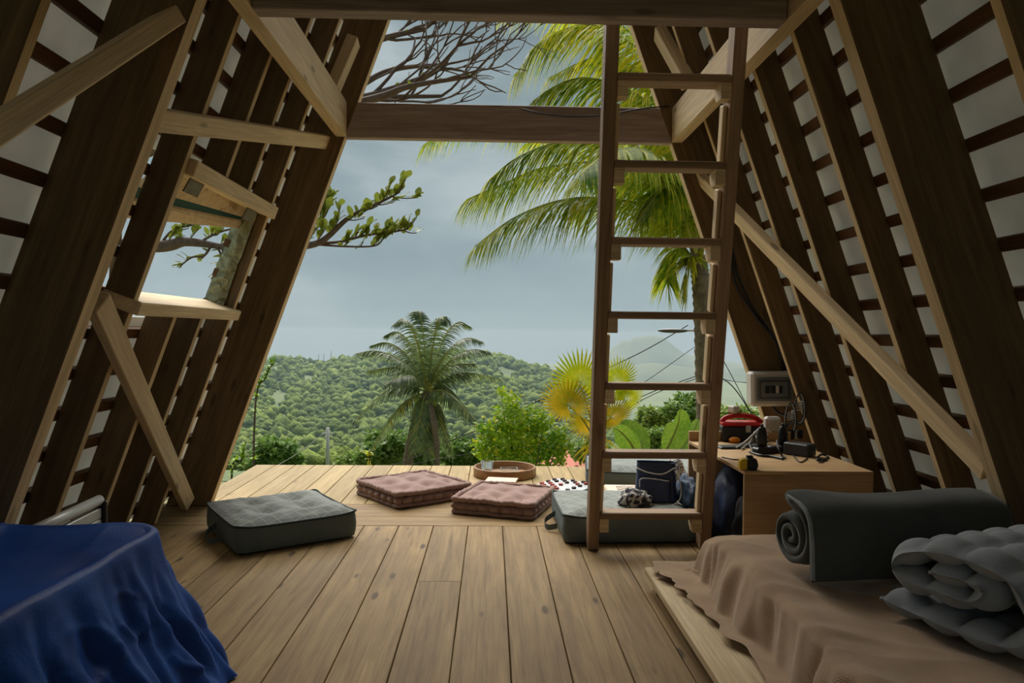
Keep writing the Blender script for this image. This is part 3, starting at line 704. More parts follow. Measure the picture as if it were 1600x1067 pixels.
# rolled mattress: flat outer flap in front, spiral inside
sp = []
R0 = .098; cy_, cz_ = 0.13, 0.118
for i in range(110):
    t = i / 109; a = t * 2 * PI * 2.6 - .45 * 2 * PI; r = .012 + (R0 - .012) * t
    sp.append((cy_ - r * 1.12 * math.cos(a + .9), cz_ + r * .93 * math.sin(a + .9)))
e = sp[-1]; ext = spline([(*sp[-4], 0), (cy_ + .02, cz_ + R0 + .018, 0), (cy_ - .085, cz_ + R0 - .005, 0), (cy_ - .118, cz_ + .02, 0), (cy_ - .125, cz_ - .06, 0), (cy_ - .128, .016, 0)], 40)
path = sp[:-4] + [(q.x, q.y) for q in ext]
RL = (0.935, 2.06, BT_ + .008); rz = math.radians(6)
def axr(x, a, z): return (x, a, z)
rm = sheetroll(path, .028, axr, 0, .66, .016, .010)
ro = thing('rolled_mattress', 'charcoal futon rolled up on the bedspread near the desk', 'futon', RL, rz)
rm.build('roll', M_ROLL, ro)
zt = max(q[2] for q in rm.v)
MB().tube([(.002, path[i][0] - .006, path[i][1] + .003) for i in range(len(path) - 38, len(path), 2)], .006, 6).build('edge_seam', M_QUILT, ro)
tgl = MB().grid(4, 1, lambda u, v: (.38 + .02 * u, cy_ - .143, .10 + .012 * v)); tgl.build('care_tag', M_PAPER, ro, fix=False)
# quilt: loosely rolled, puffed squares
qp = spline([(.10, .075, 0), (.20, .10, 0), (.28, .085, 0), (.26, .045, 0), (.12, .03, 0), (-.02, .022, 0), (-.06, .02, 0)], 30)
qpath = spline([(-.02, .030, 0), (.10, .026, 0), (.24, .026, 0), (.34, .05, 0), (.355, .12, 0), (.30, .185, 0), (.16, .195, 0), (.05, .165, 0), (.015, .125, 0), (.05, .098, 0), (.14, .10, 0), (.22, .105, 0), (.255, .14, 0), (.20, .150, 0), (.12, .142, 0)], 120)
pth = [(q.x, q.y) for q in qpath]
def puff(a, x): return .030 * (abs(math.sin(a * PI / .105)) ** .5) * (abs(math.sin(x * PI / .10)) ** .5) - .006
qm = sheetroll(pth, .022, axr, 0, .48, .004, .004, puff, nx=72)
qo = thing('folded_quilt', 'slate grey puffy quilt loosely rolled on the near end of the bed', 'quilt', (1.03, 1.84, BT_ + .024), math.radians(-70))
qm.v = [(-a + .0, x, z) if False else (a, x, z) for x, a, z in qm.v]
qm.build('quilt_roll', M_QUILT, qo)

# ================================================================== blue velvet over a low seat
bx0, bx1, by0, by1, bz = -1.46, -0.905, 0.75, 2.03, 0.452
bs = thing('covered_seat', 'low box seat under the blue velvet throw', 'seat', ((bx0 + bx1) / 2, (by0 + by1) / 2, 0))
box('seat_box', (bx1 - bx0 - .05, by1 - by0 - .05, bz - .06), (0, 0, (bz - .06) / 2), M_BLACK, bs)
cx_, cy2 = (bx0 + bx1) / 2, (by0 + by1) / 2; hx_, hy_ = (bx1 - bx0) / 2, (by1 - by0) / 2
DENT = [(.76, .30, .035, .10), (.60, .34, .045, .11), (.42, .42, .05, .12), (.66, .72, .035, .10), (.25, .55, .05, .14), (.86, .62, .03, .12)]
def velvet(u, v):
    x, y = rsq(u, hx_, hy_, .06)
    nx_, ny_ = x / hx_, y / hy_; r = math.hypot(nx_, ny_); nx_, ny_ = nx_ / r, ny_ / r
    per = u * 3.7; room = 1.0 if x > 0 else .3
    if v < .42:                                                        # top, sagging between its edges
        s = v / .42; x, y = x * s * .97, y * s * .985; e = max(abs(x) / hx_, abs(y) / hy_)
        rg = 1 - abs(math.sin(x * 7.5 + y * 3.1 + 1.7 * nz(x * 2.1, y * 1.6, 3)))
        z = bz - .055 * (1 - e ** 3) + (.030 * nz(x * 2.6 + y * 1.2, y * 1.7, 5) + .085 * rg ** 4 * (.45 + nz(x * 1.5, y * 2, 9)) + .014 * abs(nz(x * 6 - y * 3, y * 4 + x, 8))) * (1 - e ** 5)
        return (cx_ + x, cy2 + y, z + .010 + .014 * nz(per * 7, 4.4) * e ** 6)
    t = (v - .42) / .58; q = min(1.0, t / .10); t2 = max(0, (t - .06) / .94)
    out = -.016 + .030 * math.sin(q * PI / 2) + .215 * t2 ** 1.2 * room
    corner_ = math.exp(-((abs(x) - hx_) ** 2 + (abs(y) - hy_) ** 2) / .012)
    fold = .020 * math.sin(per * 41 + 4.0 * nz(per * 4, t, 3)) * t2 ** .55 + .012 * math.sin(per * 87 + 5 * nz(per * 6, t * 2, 8)) * t2 ** .8 + .030 * nz(per * 6, t2 * .9, 2) * t2 ** .7 - .022 * abs(nz(per * 13 + t2 * 1.5, t2 * 1.2, 6)) * sm(0, .25, t2)
    fold += .020 * abs(nz(per * 9 - t2 * 2.2, t2 * 2.6, 13)) * sm(.02, .3, t2) + .05 * corner_ * t2 * nz(per * 20, 1)
    out += fold * room
    if x > hx_ * .9:                                                   # soft pressed ovals on the side towards the room
        yy = (y + hy_) / (2 * hy_) + .02 * nz(t * 4, y * 3)
        for a, b, w1, w2 in DENT:
            dd = math.sqrt(((yy - a) / w1) ** 2 + ((t - b) / w2) ** 2)
            out += -.008 * math.exp(-dd * dd * .9) + .007 * math.exp(-((dd - 1.3) / .22) ** 2) * (1.3 if t > b else .6)
    z = (bz + .010) - .030 * (1 - math.cos(q * PI / 2)) if t < .06 else None
    zz = bz + .014 * nz(per * 7, 4.4) * (1 - t2) + .010 - .030 * (1 - math.cos(q * PI / 2)) - (bz - .026) * t2
    return (cx_ + x + nx_ * out, cy2 + y + ny_ * out * (.5 if y < 0 else .75), max(zz, .006))
o = MB().grid(460, 150, velvet, cu=True).build('velvet_throw', M_BLUE, None)
tag(o, 'deep blue velvet throw draped over a low seat to the floor', 'throw')

# ================================================================== folded white panel behind the throw
rd = thing('slatted_panel', 'white slatted metal panel standing against the left rafters', 'panel', (-1.40, 2.42, 0), math.radians(3))
for k in range(9): box('slat', (.022, .46, .037), (-.002, 0, .022 + .039 * k), M_ALU, rd, b=.003)
MB().tube([(-.005, -.24, .378), (-.005, .24, .378)], .019, 12).build('top_tube', M_ALU, rd)
box('end_cap', (.045, .016, .375), (0, .24, .188), M_BLACK, rd); box('end_cap', (.045, .016, .375), (0, -.24, .188), M_BLACK, rd)
# ================================================================== plywood desk and what lies on it
DX0, DX1, DY0, DY1, DZ = 1.032, 1.565, 2.90, 3.74, 0.45
dk = thing('plywood_desk', 'low plywood desk with an open side by the ladder', 'desk', (DX0, DY0, 0))
def dbox(name, x0, x1, y0, y1, z0, z1, b=.002): return beam(name, ((x0 - DX0), (y0 + y1) / 2 - DY0, (z0 + z1) / 2), ((x1 - DX0), (y0 + y1) / 2 - DY0, (z0 + z1) / 2), y1 - y0, z1 - z0, (0, 0, 1), M_PLY, dk, b)
dbox('top_panel', DX0, DX1, DY0, DY1, DZ - .016, DZ); dbox('front_panel', DX0, DX1 - .001, DY0 + .0005, DY0 + .016, 0.001, DZ - .0165)
dbox('back_panel', DX0, DX1, DY1 - .016, DY1 - .0005, 0.001, DZ - .0165); dbox('back_rail', DX0, DX1, DY1 - .02, DY1, DZ + .0005, DZ + .05)
dbox('side_panel', DX1 - .016, DX1, DY0 + .0165, DY1 - .0165, 0.001, DZ - .0165)
def D(px, py, z=DZ): p = PZ(px, py, z); return V((p.x, p.y, z))
# tape measure
p = D(1172, 735); tm = thing('tape_measure', 'yellow and black tape measure on the front of the desk', 'tape measure', p + V((0, .02, 0)), math.radians(-6))
m = MB().prism([(-.008, .004), (.03, .0), (.037, .02), (.03, .045), (.008, .052), (-.008, .046)], -.018, .018); m.build('case', M_BLACK, tm, smooth=False, bev=.003)
m = MB().prism([(-.038, .001), (-.008, .001), (-.008, .047), (-.030, .045), (-.038, .036)], -.0185, .0185); m.build('side_panel', M_YELLOW, tm, smooth=False, bev=.003)
box('lock_button', (.026, .02, .008), (.004, 0, .054), M_BLACK, tm, b=.002)
# power brick
p = D(1256, 714); pb = thing('power_brick', 'dark grey rectangular power supply on the desk', 'power supply', p + V((0, .05, 0)), math.radians(38))
box('case', (.075, .12, .058), (0, 0, .029), M_DGREY, pb, b=.006); box('end_plate', (.068, .003, .05), (0, -.0615, .029), M_BLACK, pb, b=.001)
# adapters standing up in the power strip
p = D(1210, 709); st = thing('power_strip', 'black power strip lying across the desk', 'power strip', p + V((0, .03, 0)), math.radians(20))
box('case', (.20, .05, .03), (0, 0, .015), M_BLACK, st, b=.006)
for k in range(3): MB().lathe([(.0001, .0325), (.017, .0325), (.019, .030)], 16, (-.06 + .06 * k, 0, 0)).build('socket', M_DGREY, st)
for i, (dx, lab) in enumerate(((-.06, 'black upright plug adapter nearest the ladder'), (.065, 'black upright plug adapter beside the coiled leads'))):
    q = st.matrix_basis @ V((dx, 0, .0335)); q = p + V((0, .03, 0)) + Matrix.Rotation(math.radians(20), 3, 'Z') @ V((dx, 0, .0335))
    ad = thing('plug_adapter', lab, 'adapter', q, .3 * i)
    m = MB().lathe([(.0001, 0), (.022, 0), (.026, .02), (.024, .06), (.017, .085), (.012, .09), (.0001, .09)], 12); m.v = [(x, y * .7, z) for x, y, z in m.v]; m.build('body', M_BLACK, ad)
    MB().tube([(0, 0, .088), (0, 0, .105)], [.009, .005], 8).build('strain_relief', M_BLACK, ad)
# socket box on the wall
sx = V((1.46, 3.80, DZ)); sb = thing('socket_box', 'small cream socket box behind the plug adapters', 'socket', D(1212, 690) + V((.0, .05, 0)), .1)
box('case', (.085, .05, .125), (0, 0, .063), M_WPLAS, sb, b=.012); box('face_plate', (.06, .006, .07), (0, -.026, .075), M_WPLAS, sb, b=.002)
# coils hanging on the rafter
for i, (px, py) in enumerate(((1236, 660), (1250, 652))):
    c = PY(px, py, 3.78 + .02 * i); cl_ = thing('cable_coil', ('bundled black and white charger lead standing at the rafter foot', 'bundled charger lead behind the other, higher against the rafter')[i], 'cable', (c.x, c.y, DZ))
    for k in range(3):
        pts = [(.030 * math.cos(a) * (1 - .1 * k), .006 * math.sin(2 * a) + .009 * k, .115 + .05 * i + .085 * math.sin(a) * (1 - .07 * k)) for a in [2 * PI * q / 28 for q in range(28)]]
        MB().tube(pts, .0035, 6, closed=True).build('loop', M_CABLE if k % 2 else M_BLACK, cl_)
    MB().tube([(math.cos(a) * .016, math.sin(a) * .012 + .009, .10 + .05 * i + .0018 * q) for q, a in enumerate([q * .9 for q in range(30)])], .003, 5).build('tie_wrap', M_CABLE, cl_)
    box('plug', (.034, .03, .05), (0, .004, .027), M_BLACK, cl_, b=.006)
# tool case with red handle
p = D(1152, 690); tcs = thing('tool_case', 'black tool case with a red carrying handle on the desk', 'tool case', (p.x + .02, p.y + .03, DZ), math.radians(-4))
box('case', (.20, .11, .085), (0, 0, .0425), M_BLACK, tcs, b=.008); box('lid', (.204, .114, .02), (0, 0, .093), M_RED, tcs, b=.006)
MB().tube(spline([(-.10, -.02, .10), (-.07, -.02, .125), (0, -.02, .135), (.07, -.02, .125), (.11, -.02, .10)], 20), .013, 8).build('handle', M_RED, tcs); box('latch', (.025, .006, .035), (.03, -.058, .07), M_WPLAS, tcs, b=.002)
o = box('cable_reel', (.045, .05, .035), (p.x - .01, p.y + .03, DZ + .166), M_WPLAS, None, (0, 0, .4), .006); tag(o, 'pale grey block sitting on the red tool case handle', 'block')
o = MB().grid(16, 10, lambda u, v: (.03 * math.cos(2 * PI * u) * math.sin(PI * v), .02 * math.sin(2 * PI * u) * math.sin(PI * v), .016 * (1 - math.cos(PI * v))), cu=True).build('orange_pouch', M_ORANGE, None, loc=D(1148, 692)); tag(o, 'orange pouch on the desk in front of the tool case', 'pouch')
for i, (px, py, rz_, lab) in enumerate(((1140, 700, .1, 'black tablet lying flat near the ladder rail'), (1172, 698, -.3, 'black tablet lying flat behind the cables'))):
    tbl = thing('tablet', lab, 'tablet', D(px, py), rz_); box('case', (.12, .08, .010), (0, 0, .005), M_BLACK, tbl, b=.003); box('screen', (.105, .068, .002), (0, 0, .0108), M_GPLAS, tbl, b=.0005)
def cable(name, lab, pts, r, mat): o = MB().tube(spline(pts, 14 * (len(pts) - 1)), r, 6).build(name, mat, None); tag(o, lab, 'cable'); return o
cable('cable', 'pale cable arching from the socket box towards the tool case', [D(1150, 700, DZ + .006), D(1165, 690, DZ + .03), D(1180, 676, DZ + .07), D(1190, 668, DZ + .085), D(1205, 676, DZ + .06)], .005, M_CABLE)
cable('cable', 'second pale cable looping in front of the tool case', [D(1158, 702, DZ + .006), D(1172, 690, DZ + .02), D(1180, 674, DZ + .06), D(1184, 690, DZ + .02), D(1200, 678, DZ + .05)], .004, M_CABLE)
cable('cable', 'black cable curling round the plug adapters', [D(1178, 706, DZ + .008), D(1172, 694, DZ + .03), D(1186, 684, DZ + .05), D(1200, 690, DZ + .04)], .005, M_BLACK)
cable('cable', 'grey cable looping down from the plug adapter', [D(1214, 688, DZ + .06), D(1216, 700, DZ + .04), D(1222, 712, DZ + .008), D(1227, 716, DZ + .005)], .005, M_DGREY)
cable('cable', 'black lead with inline plugs across the desk', [D(1172, 706, DZ + .006), D(1186, 711, DZ + .006), D(1205, 713, DZ + .006), D(1224, 717, DZ + .006)], .007, M_BLACK)
cable('cable', 'thin dark cable lying by the ladder', [D(1128, 714, DZ + .003), D(1150, 718, DZ + .003), D(1168, 715, DZ + .003), D(1174, 711, DZ + .003)], .003, M_BLACK)
cable('cable', 'short dark lead in a tangle at the right of the desk', [D(1276, 716, DZ + .004), D(1284, 710, DZ + .012), D(1294, 714, DZ + .004), D(1282, 720, DZ + .008), D(1276, 717, DZ + .014), D(1292, 718, DZ + .006)], .005, M_BLACK)
cable('cable', 'thin lead running from the power brick to the power strip', [D(1232, 704, DZ + .005), D(1240, 712, DZ + .004), D(1250, 722, DZ + .003), D(1262, 716, DZ + .003)], .003, M_BLACK)
cable('cable', 'grey cable bunched between the tool case and the socket box', [D(1168, 690, DZ + .01), D(1176, 682, DZ + .05), D(1188, 676, DZ + .08), D(1196, 684, DZ + .05), D(1188, 694, DZ + .012), D(1178, 690, DZ + .03)], .004, M_DGREY)
cable('cable', 'thin pale cable looped on the desk behind the power strip', [D(1186, 696, DZ + .005), D(1190, 688, DZ + .02), D(1197, 686, DZ + .03), D(1200, 692, DZ + .02), D(1192, 698, DZ + .005), D(1184, 694, DZ + .012)], .0035, M_CABLE)
# fuse box on the front rafter
eb = thing('fuse_box', 'cream fuse box with a dark window on the front right rafter', 'fuse box', (1.585, 4.075, 0.70), 0)
eb.rotation_euler = (0, math.radians(-1.5), math.radians(-4))
box('case', (.232, .115, .195), (0, 0, 0), M_WPLAS, eb, b=.014)
dr_ = box('door', (.20, .012, .135), (.008, -.062, 0), M_GPLAS, eb, b=.005); box('door_frame', (.165, .006, .10), (0, -.008, 0), M_DGREY, dr_, b=.003); box('plate', (.150, .004, .085), (0, -.012, 0), M_GPLAS, dr_, b=.002)
for k in range(5): box('breaker', (.017, .010, .042), (-.045 + .019 * k, -.017, 0), (M_BLACK, M_DGREY, M_BLACK, M_WPLAS, M_BLACK)[k], dr_, b=.002)
cable('cable', 'black cable dropping from the fuse box to the socket box', [(1.60, 4.06, .60), (1.62, 4.02, .565), (1.66, 3.95, .55), (1.63, 3.88, .53), (1.57, 3.80, .52)], .009, M_BLACK)

# ================================================================== bags and clothes
def lump(name, label, cat, loc, size, mat, seed, amp=.22, freq=2.2, sub=4, rz=0):
    bm = bmesh.new(); bmesh.ops.create_icosphere(bm, subdivisions=sub, radius=1)
    for v in bm.verts:
        p = v.co.copy(); n = 1 + amp * nz(p.x * freq + seed, p.y * freq, p.z * freq) + amp * .6 * (abs(nz(p.x * freq * 2.3, p.y * freq * 2.3 + seed, p.z * freq * 2.3)) - .25)
        q = p * n; z = max(q.z, -.62) + .62
        v.co = (q.x * size[0], q.y * size[1], z / 1.62 * size[2])
    me = bpy.data.meshes.new(name); bm.to_mesh(me); bm.free(); me.polygons.foreach_set('use_smooth', [True] * len(me.polygons))
    o = link(name, me, mat, None, loc); o.rotation_euler = (0, 0, rz); tag(o, label, cat); return o
bg_ = thing('shoulder_bag', 'navy shoulder bag with pale piping on the cushion behind the ladder', 'bag', (0.845, 3.66, 0.151), math.radians(-8))
def bagf(u, v):
    x, y = rsq(u, .105, .058, .03); t = v; k = 1 - .10 * t + .03 * nz(x * 20, t * 4); return (x * k, y * k * (1 - .25 * t), .20 * t)
MB().grid(48, 14, bagf, cu=True).grid(48, 3, lambda u, v: (*(q * (1 - v) * .9 for q in rsq(u, .105, .045, .03)), .192 - .02 * math.sin(PI * v)), cu=True).grid(48, 3, lambda u, v: (*(q * (1 - v) for q in rsq(u, .105, .058, .03)), 0.001), cu=True).build('body', M_NAVY, bg_)
def pk(u, v): x, y = rsq(u, .078, .018, .012); return (x - .01, y - .06 + .006 * v, .015 + .105 * v)
MB().grid(32, 8, pk, cu=True).grid(32, 2, lambda u, v: (*(V(pk(u, 1)).xy * 1.0 + (V((-.01, -.054)) - V(pk(u, 1)).xy) * v), .12), cu=True).build('front_pocket', M_NAVY, bg_)
MB().tube(spline([(-.10, -.05, .175), (-.04, -.062, .155), (.03, -.06, .15), (.09, -.045, .18)], 24), .0035, 6).build('piping', M_CABLE, bg_)
MB().tube(spline([(-.085, -.075, .085), (-.08, -.078, .125), (-.03, -.078, .128), (.06, -.078, .118)], 24), .0025, 6).build('piping', M_CABLE, bg_)
MB().tube(spline([(.085, -.03, .17), (.12, -.05, .10), (.11, -.09, .03), (.06, -.13, .004)], 24), .0035, 6).build('strap', M_CABLE, bg_)
MB().tube([(.075, -.055, .14), (.075, -.056, .05)], .0025, 5).build('zip', M_STEEL, bg_)
lump('printed_scarf', 'black and white printed scarf heaped against the navy bag', 'scarf', (0.715, 3.54, 0.148), (.075, .055, .085), M_ZEBRA, 3, .35, 2.5)
lump('speckled_cloth', 'speckled grey cloth heaped behind the navy bag', 'cloth', (1.01, 3.90, 0.0), (.085, .085, .31), M_LACE, 5, .25)
lump('blue_jacket', 'steel blue jacket slumped between the bag and the desk', 'jacket', (.995, 3.60, 0.15), (.040, .13, .14), M_DBLUE, 9, .35, 2.2)
lump('navy_clothes', 'navy clothes piled in front of the desk opening', 'clothes', (1.19, 3.50, 0.0), (.12, .16, .36), M_NAVY, 12, .25)
lump('dark_bag', 'dark bag stored inside the desk', 'bag', (1.20, 3.13, 0.0), (.13, .11, .33), M_DARKC, 14, .25)
lump('grey_pouch', 'crumpled grey nylon pouch on the floor at the desk corner', 'pouch', (1.045, 3.02, 0.0), (.062, .055, .12), M_GCLOTH, 17, .4, 2.6)
lump('teal_bag', 'teal cloth bag wedged between the desk and the rafters', 'bag', (1.70, 3.02, 0.0), (.10, .13, .31), M_TEAL, 21, .25)
# ================================================================== ground, hills, far mountains
def lerp_table(t, x):
    if x <= t[0][0]: return t[0][1]
    for (a, b), (c, d) in zip(t, t[1:]):
        if x <= c: return b + (d - b) * (x - a) / (c - a)
    return t[-1][1]
RIDGE = [(-400, 590), (0, 600), (250, 585), (380, 572), (450, 567), (490, 575), (530, 566), (575, 559), (640, 562), (700, 556), (757, 557), (800, 569), (850, 581), (900, 600), (950, 640), (1000, 690), (1060, 720), (1300, 740), (2200, 740)]
Y1, Y2 = 175.0, 420.0
def terrain(s, y):                                                     # s = x / y
    px = 768 + FPX * s
    base = -1.3 - 0.172 * (y - 4)
    if y <= Y1: z = base
    else:
        zr = 1 - (lerp_table(RIDGE, px) - 520) / FPX * Y2; zv = -1.3 - 0.172 * (Y1 - 4)
        far = -62.0
        if y <= Y2: t = (y - Y1) / (Y2 - Y1); z = zv + (zr - zv) * (t * t * (3 - 2 * t) * .55 + t * .45)
        else: z = zr + (far - zr) * sm(Y2, 640, y)
        z += 2.2 * nz(s * y * .018, y * .016, 1) * sm(Y1, 230, y) * (1 - sm(560, 640, y)) * .7
    return z
ys = [46 * (1500 / 46) ** (i / 110) for i in range(111)]
ter = MB().grid(150, 110, lambda u, v: ((-1.3 + 2.6 * u) * ys[round(v * 110)], ys[round(v * 110)], terrain(-1.3 + 2.6 * u, ys[round(v * 110)]))).build('terrain', M_GROUND, None); tag(ter, 'green valley floor and hillside beyond the deck', kind='structure')
def near(x, y): return (-1.3 - 0.172 * (y - 4) if y > 4 else -1.3 + .02 * (4 - y)) + .12 * nz(x * .4, y * .4) - .02
gr = MB().grid(60, 50, lambda u, v: (-62 + 124 * u, -42 + 92 * v, near(-62 + 124 * u, -42 + 92 * v))).build('ground', M_GNEAR, None); tag(gr, 'sloping earth under and around the hut', kind='structure')
# forest on the hill: rounded crowns by the thousand
ICO = bmesh.new(); bmesh.ops.create_icosphere(ICO, subdivisions=1, radius=1); ICO.verts.ensure_lookup_table()
IV = [v.co.copy() for v in ICO.verts]; IF = [tuple(v.index for v in f.verts) for f in ICO.faces]
fm = MB(); rf = random.Random(5)
for k in range(20500):
    y = Y1 + 8 + (Y2 + 16 - Y1) * rf.random() ** 1.15 if k < 18800 else 75 + 108 * rf.random(); px = rf.uniform(80, 1180); s = (px - 768) / FPX
    d = nz(s * 26, y * .02, 4)
    if d < -.42: continue
    r = rf.uniform(.65, 1.15) * (1 + 1.9 * rf.random() ** 4) * (y / 300) ** .3; z = terrain(s, y)
    hgt = r * rf.uniform(.75, 1.25); o_ = rf.random() * 50
    n0 = len(fm.v)
    for p in IV:
        q = 1 + .55 * nz(p.x * 2.3 + o_, p.y * 2.3, p.z * 2.3); fm.v.append((s * y + p.x * r * q, y + p.y * r * q, z + hgt * .45 + p.z * hgt * q))
    fm.f += [(a + n0, b + n0, c + n0) for a, b, c in IF]
o = fm.build('hill_forest', M_HILL, None, fix=False); tag(o, 'dense green scrub and trees covering the hill', 'forest', kind='stuff')
# mountains
def mountain(name, label, prof, y, base, depth, seed):
    x0, x1 = prof[0][0], prof[-1][0]
    def f(u, v):
        px = x0 + (x1 - x0) * u; py = lerp_table(prof, px); z = 1 - (py - 522) / FPX * y; t = abs(2 * v - 1)
        zz = base + (z - base) * (1 - t) ** .85 + 5 * nz(u * 9, v * 5, seed) * (1 - t) * t * 3
        return ((px - 768) / FPX * y, y + depth * (v - .5), zz)
    o = MB().grid(80, 16, f).build(name, M_MOUNT, None); tag(o, label, 'mountain', None, 'structure'); return o
mountain('mountain', 'jagged hazy mountain behind the ladder', [(880, 572), (930, 560), (955, 545), (966, 537), (975, 530), (984, 532), (993, 526), (1010, 524), (1022, 523), (1038, 526), (1056, 540), (1074, 552), (1110, 556), (1160, 566)], 1420, -64, 260, 2)
mountain('mountain', 'low hazy hill in front of the jagged mountain', [(900, 590), (950, 578), (990, 570), (1024, 566), (1060, 571), (1110, 576), (1180, 572), (1260, 585)], 1050, -64, 200, 6)
mountain('mountain', 'long low hazy ridge left of the ladder', [(560, 580), (640, 572), (720, 566), (800, 571), (860, 573), (930, 580)], 1350, -64, 200, 11)
# sea haze, thinning upwards in layers
hz_ = tag(empty('haze', (0, 860, -60)), 'pale humid haze filling the valley', 'haze', kind='stuff')
for top_, den in ((6, .0005), (40, .00035), (95, .0003), (190, .0002), (340, .00012)):
    hb = bpy.data.materials.new('sea_haze'); hb.use_nodes = True; t = hb.node_tree; t.nodes.clear()
    vo = N(t, 'ShaderNodeVolumeScatter', Density=den, Anisotropy=0.1); vo.inputs['Color'].default_value = (0.195, 0.272, 0.322, 1)
    oo = N(t, 'ShaderNodeOutputMaterial'); t.links.new(vo.outputs[0], oo.inputs['Volume'])
    MB().box((0, 0, (top_ + 60) / 2 - 4), (3600 - top_, 1580 - top_ * .05, top_ + 68)).build('haze_layer', hb, hz_, smooth=False)

# ================================================================== plants
def blade(m, p, d, ln_, wd, droop, nrm, seg=3):                        # tapering leaflet that bends down
    d = d.normalized(); side = d.cross(nrm); side = side.normalized() if side.length > 1e-4 else d.orthogonal().normalized()
    n0 = len(m.v); pos = p.copy(); dr = d.copy()
    for i in range(seg + 1):
        t = i / seg; wv = wd * (1 - t) ** .7 * (.65 + .35 * math.sin(PI * min(1, t * 2 + .1)))
        if i < seg: m.v += [tuple(pos + side * wv / 2), tuple(pos - side * wv / 2)]
        else: m.v.append(tuple(pos))
        pos = pos + dr * (ln_ / seg); dr = (dr + V((0, 0, -droop / seg))).normalized()
    for i in range(seg - 1): a = n0 + 2 * i; m.f.append((a, a + 1, a + 3, a + 2))
    a = n0 + 2 * (seg - 1); m.f.append((a, a + 1, a + 2))
def frond(parent, pts, ln_, n, wd, mat, hang=.9, r=.018, seed=0, mat2=None, fr2=0.0, spread=.5, down=.55):
    rf = random.Random(seed); sp = spline(pts, 48); fo = MB().tube(sp, [r * (1 - .85 * i / 48) for i in range(49)], 5).build('frond', M_RACH, parent)
    m = MB(); m2 = MB()
    for i in range(n):
        t = .10 + .90 * (i + rf.random() * .6) / n; k = min(47, int(t * 48)); p = sp[k].lerp(sp[k + 1], t * 48 - k if t < 1 else 1); tg = (sp[k + 1] - sp[k]).normalized()
        sd = tg.cross(V((0, 0, 1))); sd = sd.normalized() if sd.length > .05 else V((0, 1, 0)); upn = sd.cross(tg)
        L_ = ln_ * (.45 + .55 * math.sin(PI * min(1, .12 + t * .92)) ** .6) * rf.uniform(.85, 1.1)
        for s in (-1, 1):
            hz_ = 1 - abs(tg.z); d = sd * s * (spread + .5 * (1 - hz_)) + tg * (.35 + .55 * t) + upn * .12 + V((rf.uniform(-.1, .1), rf.uniform(-.1, .1), -down + rf.uniform(-.15, .12)))
            blade(m2 if (mat2 and rf.random() < fr2) else m, p, d, L_, wd, hang * rf.uniform(.8, 1.25), upn)
    tag(m.build('leaflets', mat, fo, fix=False), kind='stuff')
    if m2.v: tag(m2.build('leaflets', mat2, fo, fix=False), kind='stuff')
    return fo
YP = 10.0
palm = thing('coconut_palm', 'tall coconut palm beside the hut with fronds reaching over the opening', 'palm tree')
b0 = PY(1103, 760, YP); b0.z = -3.0
trunk = spline([b0, PY(1104, 700, YP), PY(1102, 600, YP), PY(1099, 500, YP), PY(1094, 430, YP), PY(1090, 400, YP)], 90)
def ringed(pts, r0, r1, k=14, amp=.16):
    m = MB(); n = len(pts); m.tube(pts, [(r0 + (r1 - r0) * i / (n - 1)) * (1 + amp * (.5 if i % 3 == 0 else -.25 if i % 3 == 1 else 0)) for i in range(n)], k); return m
ringed(trunk, .150, .115).build('trunk', M_BARK, palm)
